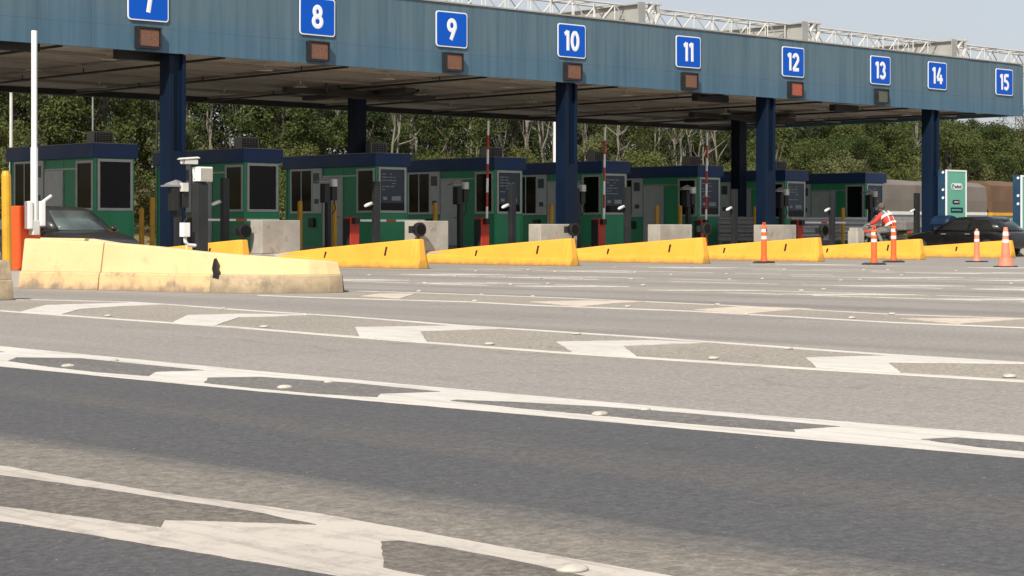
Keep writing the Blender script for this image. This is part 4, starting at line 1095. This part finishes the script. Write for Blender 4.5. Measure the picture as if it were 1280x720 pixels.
# ------------------------------------------------------------------ motorcycle and rider
mv = 54.5; mp = atV(1106, 300, mv)
bike = thing('motorcycle', 'grey motorcycle with red striped white fairing, ridden in the lane behind the two orange posts', 'motorcycle', (mv, mp[1], 0), PI/2)
for x in (-.72, .74):
    m = MB(); pr = [(.31+.055*math.cos(a), .055*math.sin(a)) for a in [2*PI*j/8 for j in range(8)]]
    m.loft([[(r*math.cos(b_), y, r*math.sin(b_)) for r, y in pr] for b_ in [2*PI*j/24 for j in range(25)]], cap=False)
    w = m.build('wheel', M['rubber'], bike, smooth=True); w.location = (x, 0, .37)
    m = MB()
    for j in range(5):
        a = 2*PI*j/5; m.bar((0,0,0),(.27*math.cos(a),0,.27*math.sin(a)),.03)
    m.tube([(0,-.07,0),(0,.07,0)], .05, 8); m.build('rim', M['silver'], w)
m = MB(); m.bar((-.72,.09,.37),(-.05,.09,.5),.05,.07); m.bar((-.72,-.09,.37),(-.05,-.09,.5),.05,.07); m.bar((.74,.1,.37),(.52,.1,1.0),.05); m.bar((.74,-.1,.37),(.52,-.1,1.0),.05); m.bar((.52,0,.95),(-.3,0,.75),.07); m.build('frame', M['grey_steel'], bike)
m = MB(); m.ball((.05,0,.5),(.3,.17,.2)); m.build('engine', M['post'], bike, smooth=True)
m = MB(); m.ball((.18,0,.9),(.3,.19,.16)); m.build('tank', M['trousers'], bike, smooth=True)
m = MB(); m.loft([[(x,w*y,z0+(z1-z0)*k) for y, k in ((-1,.2),(-1,.8),(-.6,1),(.6,1),(1,.8),(1,.2),(.5,0),(-.5,0))] for x, w, z0, z1 in ((.15,.15,.8,.86),(-.3,.17,.74,.86),(-.7,.14,.8,.92),(-.95,.1,.88,.95))]); m.build('seat', M['black'], bike, fix=True)
m = MB(); m.loft([[(x,w*y,z0+(z1-z0)*k) for y, k in ((-1,.15),(-1,.7),(-.5,1),(.5,1),(1,.7),(1,.15),(.4,0),(-.4,0))] for x, w, z0, z1 in ((.32,.26,.62,1.12),(.55,.27,.66,1.2),(.8,.17,.76,1.12),(.93,.06,.86,.98))]); fa_ = m.build('fairing', M['grey_steel'], bike, fix=True)
m = MB(); m.box(.34,.7,-.283,-.276,.86,.93); m.box(.34,.7,.276,.283,.86,.93); m.build('stripe', M['jacket'], fa_)
m = MB(); m.loft([[(.5,-.2,1.18),(.5,.2,1.18),(.53,.0,1.2)],[(.3,-.16,1.42),(.3,.16,1.42),(.35,0,1.44)]]); m.build('windscreen', M['cream_white'], bike, fix=True)
m = MB(); m.tube([(.42,-.36,1.08),(.46,-.2,1.1),(.5,0,1.08),(.46,.2,1.1),(.42,.36,1.08)], .018, 6); m.build('handlebar', M['black'], bike)
m = MB(); m.tube([(.1,-.16,.4),(-.4,-.2,.42),(-.85,-.22,.5)], [.035,.05,.065], 8); m.build('exhaust', M['silver'], bike, smooth=True)
m = MB(); m.box(-1.02,-.6,-.24,.24,.93,1.24); m.build('top_case', M['trousers'], bike, bevel=.04)
m = MB(); m.box(-1.04,-1.0,-.12,.12,.84,.9); m.build('tail_light', M['red'], bike)

def skin_body(name, verts, edges, rad, mat, parent, lev=2):
    me = bpy.data.meshes.new(name); me.from_pydata(verts, edges, []); me.materials.append(mat)
    o = bpy.data.objects.new(name, me); COL.objects.link(o); o.parent = parent
    sk = o.modifiers.new('skin', 'SKIN'); sk.use_smooth_shade = True
    if not me.skin_vertices: me.skin_vertices.new()
    for i, r in enumerate(rad):
        me.skin_vertices[0].data[i].radius = (r, r) if not isinstance(r, tuple) else r
    me.skin_vertices[0].data[0].use_root = True
    sb = o.modifiers.new('sub', 'SUBSURF'); sb.levels = 1; sb.render_levels = lev
    return o
rider = thing('person', 'rider in a red and white jacket and grey trousers bent forward on the motorcycle', 'person', (mv, mp[1], 0), PI/2)
V_ = [(-.3,0,.98),(-.22,0,1.16),(-.08,0,1.36),(.03,0,1.5),(.1,0,1.58),
      (.02,.2,1.46),(.14,.32,1.24),(.36,.34,1.12), (.02,-.2,1.46),(.14,-.32,1.24),(.36,-.34,1.12),
      (-.24,.13,.94),(.12,.25,.86),(-.1,.23,.44),(.06,.23,.38), (-.24,-.13,.94),(.12,-.25,.86),(-.1,-.23,.44),(.06,-.23,.38)]
E_ = [(0,1),(1,2),(2,3),(3,4),(3,5),(5,6),(6,7),(3,8),(8,9),(9,10),(0,11),(11,12),(12,13),(13,14),(0,15),(15,16),(16,17),(17,18)]
R_ = [.16,.165,.19,.15,.06,.08,.062,.042,.08,.062,.042,.11,.085,.055,.045,.11,.085,.055,.045]
skin_body('body', V_, E_, R_, M['trousers'], rider)
# jacket: torso and sleeves over the body
VJ = [(-.31,0,1.02),(-.22,0,1.16),(-.08,0,1.36),(.03,0,1.49),(.02,.2,1.46),(.14,.32,1.24),(.33,.345,1.13),(.02,-.2,1.46),(.14,-.32,1.24),(.33,-.345,1.13)]
skin_body('jacket', VJ, [(0,1),(1,2),(2,3),(3,4),(4,5),(5,6),(3,7),(7,8),(8,9)], [.185,.19,.215,.17,.1,.08,.062,.1,.08,.062], M['jacket'], rider)
for (c, rx, rz_, tl) in (((-.25,0,1.13),.215,.04,.5),((-.06,0,1.38),.235,.045,.6)):
    m = MB(); m.loft([[(rx*math.cos(a), rx*1.02*math.sin(a), z) for a in [2*PI*j/20 for j in range(20)]] for z in (-rz_, rz_)]); o = m.build('reflective_band', M['band'], rider, smooth=False); o.location = c; o.rotation_euler = (0,tl,0)
for s in (-1,1):
    m = MB(); m.bar((-.2,s*.12,1.47),(-.03,s*.14,1.6),.05,.02); m.bar((-.33,s*.12,1.2),(-.2,s*.12,1.47),.05,.02); m.build('reflective_brace', M['band'], rider)
    # hands round the grips: palm, four fingers, thumb
    hx, hz = .41, 1.1; V2 = [(.34,s*.34,1.125),(hx,s*.345,1.115)]; E2 = [(0,1)]; R2 = [.033,.034]
    for j, yo in enumerate((-.036,-.012,.012,.036)):
        L = (.9,1,.96,.8)[j]; b_ = len(V2)
        V2 += [(hx+.03,s*.345+yo,1.122),(hx+.03+.035*L,s*.345+yo,1.105),(hx+.03+.03*L,s*.345+yo,1.07)]
        E2 += [(1,b_),(b_,b_+1),(b_+1,b_+2)]; R2 += [.0105,.0095,.0085]
    b_ = len(V2); V2 += [(hx-.01,s*(.345-.045),1.105),(hx+.025,s*(.345-.055),1.075)]; E2 += [(1,b_),(b_,b_+1)]; R2 += [.012,.01]
    skin_body('hand', V2, E2, R2, M['skin'], rider, 1)
    m = MB(); m.ball((.1,s*.23,.36),(.15,.055,.055)); m.ball((.0,s*.23,.4),(.06,.055,.09)); m.build('shoe', M['white'], rider, smooth=True)
m = MB(); m.ball((.15,0,1.7),(.105,.085,.125), 16, 12); m.tube([(.25,0,1.7),(.275,0,1.675),(.25,0,1.665)], [.012,.018,.012], 6); hd = m.build('head', M['skin'], rider, smooth=True)
for s in (-1,1):
    m = MB(); m.ball((.245,s*.035,1.72),.013); m.build('eye', M['black'], hd, smooth=True)
    m = MB(); m.ball((.14,s*.088,1.7),(.02,.012,.035)); m.build('ear', M['skin'], hd, smooth=True)
m = MB(); m.box(.246,.254,-.025,.025,1.64,1.648); m.build('mouth', M['jacket'], hd)
m = MB(); m.ball((.135,0,1.745),(.13,.115,.13), 16, 10); m.box(.2,.3,-.09,.09,1.77,1.785); m.build('helmet', M['trunk_dark'], rider, smooth=True)

# ------------------------------------------------------------------ lamp poles beyond the booths
def pole(x, u, r, h, mat, label, arm=True):
    p = atU(x, 200, u); t = thing('lamp_pole', label, 'lamp pole', (p[0], u, 0))
    m = MB(); m.tube([(0,0,0),(0,0,h*.5),(0,0,h)], [r*1.1,r,r*.8], 10); m.tube([(0,0,0),(0,0,.3)], r*1.6, 10); m.build('pole', mat, t, smooth=False)
    m = MB(); m.tube([(0,0,h-.05),(0,-.6,h+.1),(0,-1.0,h+.1)], .03, 6); m.box(-.12,.12,-1.5,-.95,h+.06,h+.16); m.build('lamp_head', M['grey_steel'], t)
pole(694.5, 62, .115, 7.2, M['white'], 'thick white lamp pole just left of the middle navy column')
pole(14, 60, .062, 7.0, M['cream_white'], 'pale lamp pole rising at the far left behind the leftmost booth')
pole(116, 62, .035, 7.0, M['grey_steel'], 'thin grey pole rising behind the leftmost booth')
pole(196, 60, .045, 7.0, M['post'], 'thin dark pole just left of the first navy column')

# ------------------------------------------------------------------ hillside and trees
def u_edge(v): return 63.5 + max(0, v-66)*.22
def hz(v, u):
    d = u - u_edge(v)
    if d <= 0: return -.05
    s = min(1, d/9); s = s*s*(3-2*s); k = 3.0 if v < 60 else max(2.2, 3.0-(v-60)*.03)
    return k*s + max(0,d-9)*.05 + .25*math.sin(v*.31+u*.2)*s
hm = MB(); nu, nv = 46, 92
gv = [(-60 + 290*i/nv) for i in range(nv+1)]; gu = [(0 + .0*j + (j/nu)**1.7*170) for j in range(nu+1)]
hm.v = [(v_, u_edge(v_)-.5+d, hz(v_, u_edge(v_)-.5+d)) for v_ in gv for d in gu]
hm.f = [(i*(nu+1)+j, (i+1)*(nu+1)+j, (i+1)*(nu+1)+j+1, i*(nu+1)+j+1) for i in range(nv) for j in range(nu)]; hm.m = [0]*len(hm.f)
tag(hm.build('hillside', M['hill'], smooth=True), kind='structure')

def leaf_mesh(name, clumps, per, size, mat, rnd, flat=.6):
    """clumps: (centre, radius): leaves spread through every clump's outer volume"""
    vs, fs, att = [], [], []
    for (c, r) in clumps:
        a = rnd.random()
        for _ in range(per):
            d = Vector((rnd.gauss(0,1), rnd.gauss(0,1), rnd.gauss(0,1))).normalized()
            p = Vector(c) + Vector((d.x, d.y, d.z*.75)) * r * (rnd.random()**.45)
            n = (d*.7 + Vector((rnd.gauss(0,.6), rnd.gauss(0,.6), rnd.gauss(.35,.6)))).normalized()
            t = n.orthogonal().normalized(); t.rotate(Matrix.Rotation(rnd.random()*6.28, 3, n)); b_ = n.cross(t)
            L = size*rnd.uniform(.6,1.4); w = L*rnd.uniform(.35,.6); i = len(vs)
            vs += [p - t*L*.5, p - b_*w*.5 + n*L*.05, p + t*L*.5, p + b_*w*.5 + n*L*.05]
            fs.append((i,i+1,i+2,i+3)); att += [min(1, max(0, a + rnd.uniform(-.22,.22)))]
    me = bpy.data.meshes.new(name); me.from_pydata([tuple(q) for q in vs], [], fs); me.materials.append(mat)
    at = me.attributes.new('clump', 'FLOAT', 'FACE'); at.data.foreach_set('value', att)
    return me
def make_tree(kind, seed):
    rnd = random.Random(seed)
    t = thing('tree', 'x', 'tree', (0,0,0))
    m = MB()
    if kind == 'pale':
        H = rnd.uniform(6.5,8); cl = []
        for b_ in range(rnd.choice((2,3))):
            x, y = rnd.uniform(-.8,.8)*b_, rnd.uniform(-.5,.5)*b_; pts = []; lx, ly = rnd.uniform(-.9,.9), rnd.uniform(-.5,.5)
            for q in range(9):
                f_ = q/8; pts.append((x+lx*f_*f_+rnd.uniform(-.1,.1), y+ly*f_+rnd.uniform(-.07,.07), H*f_*.92))
            m.tube(pts, [.075*(1-.75*q/8) for q in range(9)], 6)
            for q in (3,4,5,5,6,7):
                p = Vector(pts[q]); e = p + Vector((rnd.uniform(-1.3,1.3), rnd.uniform(-.9,.9), rnd.uniform(.7,2.0)))
                mid = p.lerp(e,.5) + Vector((rnd.uniform(-.2,.2),0,-.15)); m.tube([p,mid,e], [.036,.026,.012], 5)
                if q >= 4: cl.append((tuple(e), rnd.uniform(.35,.65)))
            cl.append((pts[-1], .7))
        m.build('trunk', M['trunk_pale'], t)
        me = leaf_mesh('crown', cl, 130, .11, M['leaf'], rnd)
    else:
        H, Rr, z0, nc = {'round':(5.6,2.3,.3,60), 'tall':(7.2,2.0,.8,66), 'bush':(3.4,1.9,.1,44), 'olive':(4.6,1.8,.4,44)}[kind]
        tp = [(rnd.uniform(-.12,.12)*q, rnd.uniform(-.12,.12)*q, H*.8*q/4) for q in range(5)]
        m.tube(tp, [.17,.14,.11,.08,.04], 7)
        cl = []
        while len(cl) < nc:
            a = rnd.random()*6.283; f_ = rnd.random()**.55; hh = rnd.random()
            rr = Rr*(math.sin(PI*(.12+.8*hh)))**.7*f_*rnd.uniform(.8,1.18)
            c = (rr*math.cos(a), rr*math.sin(a), z0 + hh*(H-z0)); cl.append((c, rnd.uniform(.38,.8)))
        for c, r in cl[::6]:
            m.tube([tp[1+rnd.randrange(3)], tuple(.5*(Vector(c)+Vector(tp[2]))+Vector((0,0,.1)))  , c], [.06,.04,.015], 5)
        m.build('trunk', M['trunk_dark'] if kind != 'olive' else M['trunk_pale'], t)
        mt = {'round':'leaf','tall':'leaf_dark','bush':'leaf_bush','olive':'leaf_olive'}[kind]
        me = leaf_mesh('crown', cl, 230 if kind != 'bush' else 260, .135 if kind != 'bush' else .115, M[mt], rnd)
    o = bpy.data.objects.new('crown', me); COL.objects.link(o); o.parent = t
    return t
protos = {}
for kind, n in (('round',3),('tall',2),('bush',3),('olive',1),('pale',4)):
    protos[kind] = [make_tree(kind, 100+17*i+len(kind)*7) for i in range(n)]
free = {k: list(v) for k, v in protos.items()}
KW = {'round':'round leafy green tree','tall':'tall dark green tree','bush':'low bushy green tree','olive':'pale olive green tree','pale':'slender pale stemmed tree'}
def spot(x):
    for lim, w in ((60,'at the far left edge'),(130,'above the leftmost booth'),(190,'above the right end of the leftmost booth'),(240,'behind the first navy column'),(300,'left part of the gap above the second booth'),(370,'right part of the gap above the second booth'),
                   (440,'just left of the first rear column'),(500,'just right of the first rear column'),(560,'left of the raised arm under sign 9'),(630,'right of the raised arm under sign 9'),(695,'left of the middle navy column'),(740,'behind the middle navy column'),
                   (800,'right of the raised arm by the middle column'),(860,'above the booth under sign 11'),(910,'left of the second rear column'),(960,'between the rear column and the third navy column'),(1010,'just right of the third navy column'),
                   (1060,'above the gap between the last two booths'),(1110,'above the farthest booth'),(1155,'above the tan trailer'),(1200,'behind the rightmost navy column'),(1240,'above the green totem sign'),(1290,'at the right edge above the brown trailer')):
        if x < lim: return w
    return 'beyond the right edge'
def px_of(v_, u_):
    z = v_*FW[0]+u_*FW[1]; return 640 + FPX*(v_*RT[0]+u_*RT[1])/z, z
rt = random.Random(5)
made = []
def plant(kind, v_, u_, s, row):
    pool = free[kind]
    o = pool.pop() if pool else copy_tree(rt.choice(protos[kind]))
    o.location = (v_, u_, hz(v_, u_) - .1); o.rotation_euler = (0,0,rt.uniform(0,6.28)); o.scale = (s*rt.uniform(.9,1.15), s*rt.uniform(.9,1.15), s)
    x, z = px_of(v_, u_)
    o['label'] = '%s, %s row, %s' % (KW[kind], row, spot(x)); o['category'] = 'tree'; o['group'] = 'trees on the hillside behind the plaza'
    made.append(o)
for row, d, step, kinds in (('front',3.8,4.0,('bush','bush','bush','olive')), ('second',7.5,3.0,('pale','pale','bush','round','pale')), ('third',11.5,2.9,('pale','tall','pale','tall')), ('back',17,3.4,('tall','round','tall'))):
    v_ = 28.0
    while v_ < 158:
        u_ = u_edge(v_) + d + rt.uniform(-1,1)
        x, z = px_of(v_, u_)
        if -70 < x < 1350:
            kd = rt.choice(kinds)
            s = rt.uniform(.85,1.15)
            if x > 960: kd = {'pale': rt.choice(('round','round','pale')), 'tall': rt.choice(('round','tall'))}.get(kd, kd)
            if x > 960 and kd == 'bush' and rt.random() < .5: kd = 'round'
            if x > 1080: s *= 1.22
            if row == 'front' and 165 < x < 200: pass
            else: plant(kd, v_, u_, s, row)
        v_ += step*rt.uniform(.8,1.2)
for k in protos:                        # any prototype left unused
    for o in free[k]:
        u_ = u_edge(40)+9; plant_v = 36+rt.uniform(0,30)
        o.location = (plant_v, u_edge(plant_v)+9, hz(plant_v, u_edge(plant_v)+9)-.1); x, z = px_of(plant_v, u_edge(plant_v)+9)
        kw = [q for q in protos if o in protos[q]][0]
        o['label'] = '%s, second row, %s' % (KW[kw], spot(x)); o['group'] = 'trees on the hillside behind the plaza'
# far wood closing the back of the hill: one mass
rnd = random.Random(77); cl = []
for _ in range(1000):
    v_ = rnd.uniform(28,168); u_ = u_edge(v_)+rnd.uniform(19,26); zt = 7.4 if v_ < 74 else 7.6 if v_ < 90 else 9.2
    cl.append(((v_, u_, hz(v_,u_)+rnd.uniform(.3, zt-2.2)), rnd.uniform(.8,1.5)))
o = bpy.data.objects.new('wood', leaf_mesh('wood', cl, 150, .27, M['leaf_dark'], rnd)); COL.objects.link(o)
tag(o, 'dark dense mass of the wood closing the hillside behind the rows of trees', 'wood', kind='stuff')
# undergrowth and dry grass on the bank
cl = []
for _ in range(300):
    v_ = rnd.uniform(28,150); u_ = u_edge(v_)+rnd.uniform(4,14); cl.append(((v_, u_, hz(v_,u_)+rnd.uniform(.1,1.1)), rnd.uniform(.5,1.0)))
o = bpy.data.objects.new('undergrowth', leaf_mesh('undergrowth', cl, 150, .13, M['leaf_bush'], rnd)); COL.objects.link(o)
tag(o, 'green undergrowth filling the bank below the trees', 'undergrowth', kind='stuff')
cl = []
for _ in range(260):
    v_ = rnd.uniform(26,70); u_ = u_edge(v_)+rnd.uniform(.5,6.5); cl.append(((v_, u_, hz(v_,u_)+.1), rnd.uniform(.3,.55)))
o = bpy.data.objects.new('dry_grass', leaf_mesh('dry_grass', cl, 60, .3, M['grass'], rnd)); COL.objects.link(o)
tag(o, 'dry straw coloured grass on the bank behind the left booths', 'grass', kind='stuff')

# ------------------------------------------------------------------ light, sky, camera
SUN_EL = math.radians(41); az = Vector((-.88,-.475)).normalized()
sd = Vector((az.x*math.cos(SUN_EL), az.y*math.cos(SUN_EL), math.sin(SUN_EL)))
l = bpy.data.lights.new('sun', 'SUN'); l.energy = 4.4; l.angle = math.radians(.53); l.color = (1,.93,.82)
lo = bpy.data.objects.new('sun', l); COL.objects.link(lo); lo.rotation_euler = (-sd).to_track_quat('-Z','Y').to_euler(); lo.location = (0,0,40)
W = bpy.data.worlds.new('World'); S.world = W; W.use_nodes = True
nt = W.node_tree; bg = nt.nodes['Background']
sk = nt.nodes.new('ShaderNodeTexSky'); sk.sky_type = 'NISHITA'; sk.sun_disc = False; sk.sun_elevation = SUN_EL; sk.sun_rotation = math.atan2(az.x, az.y)
sk.dust_density = 2.5; sk.air_density = 1.0; sk.ozone_density = 1.5
tc = nt.nodes.new('ShaderNodeTexCoord'); mp_ = nt.nodes.new('ShaderNodeMapping'); mp_.inputs['Scale'].default_value = (1.2,1.2,5)
nt.links.new(tc.outputs['Generated'], mp_.inputs['Vector'])
veil = rng(nt, noise(nt, mp_.outputs[0], 2.2, 5), 0.3, .7, .6, .88)
nt.links.new(mix(nt, veil, sk.outputs[0], (3.3,3.33,3.55)), bg.inputs['Color']); bg.inputs['Strength'].default_value = .15
cam = bpy.data.cameras.new('camera'); cam.sensor_width = 36; cam.lens = 36*FPX/1280; cam.shift_y = (YH-360)/1280; cam.clip_end = 3000; cam.clip_start = .1
co = bpy.data.objects.new('camera', cam); COL.objects.link(co); co.location = (0,0,CAMZ)
co.rotation_euler = (PI/2, 0, -math.atan2(FW[0], FW[1])); S.camera = co
S.view_settings.view_transform = 'Standard'; S.view_settings.look = 'None'; S.view_settings.exposure = .25; S.view_settings.gamma = 1
S.render.engine = 'CYCLES'; S.cycles.max_bounces = 6; S.cycles.use_denoising = True
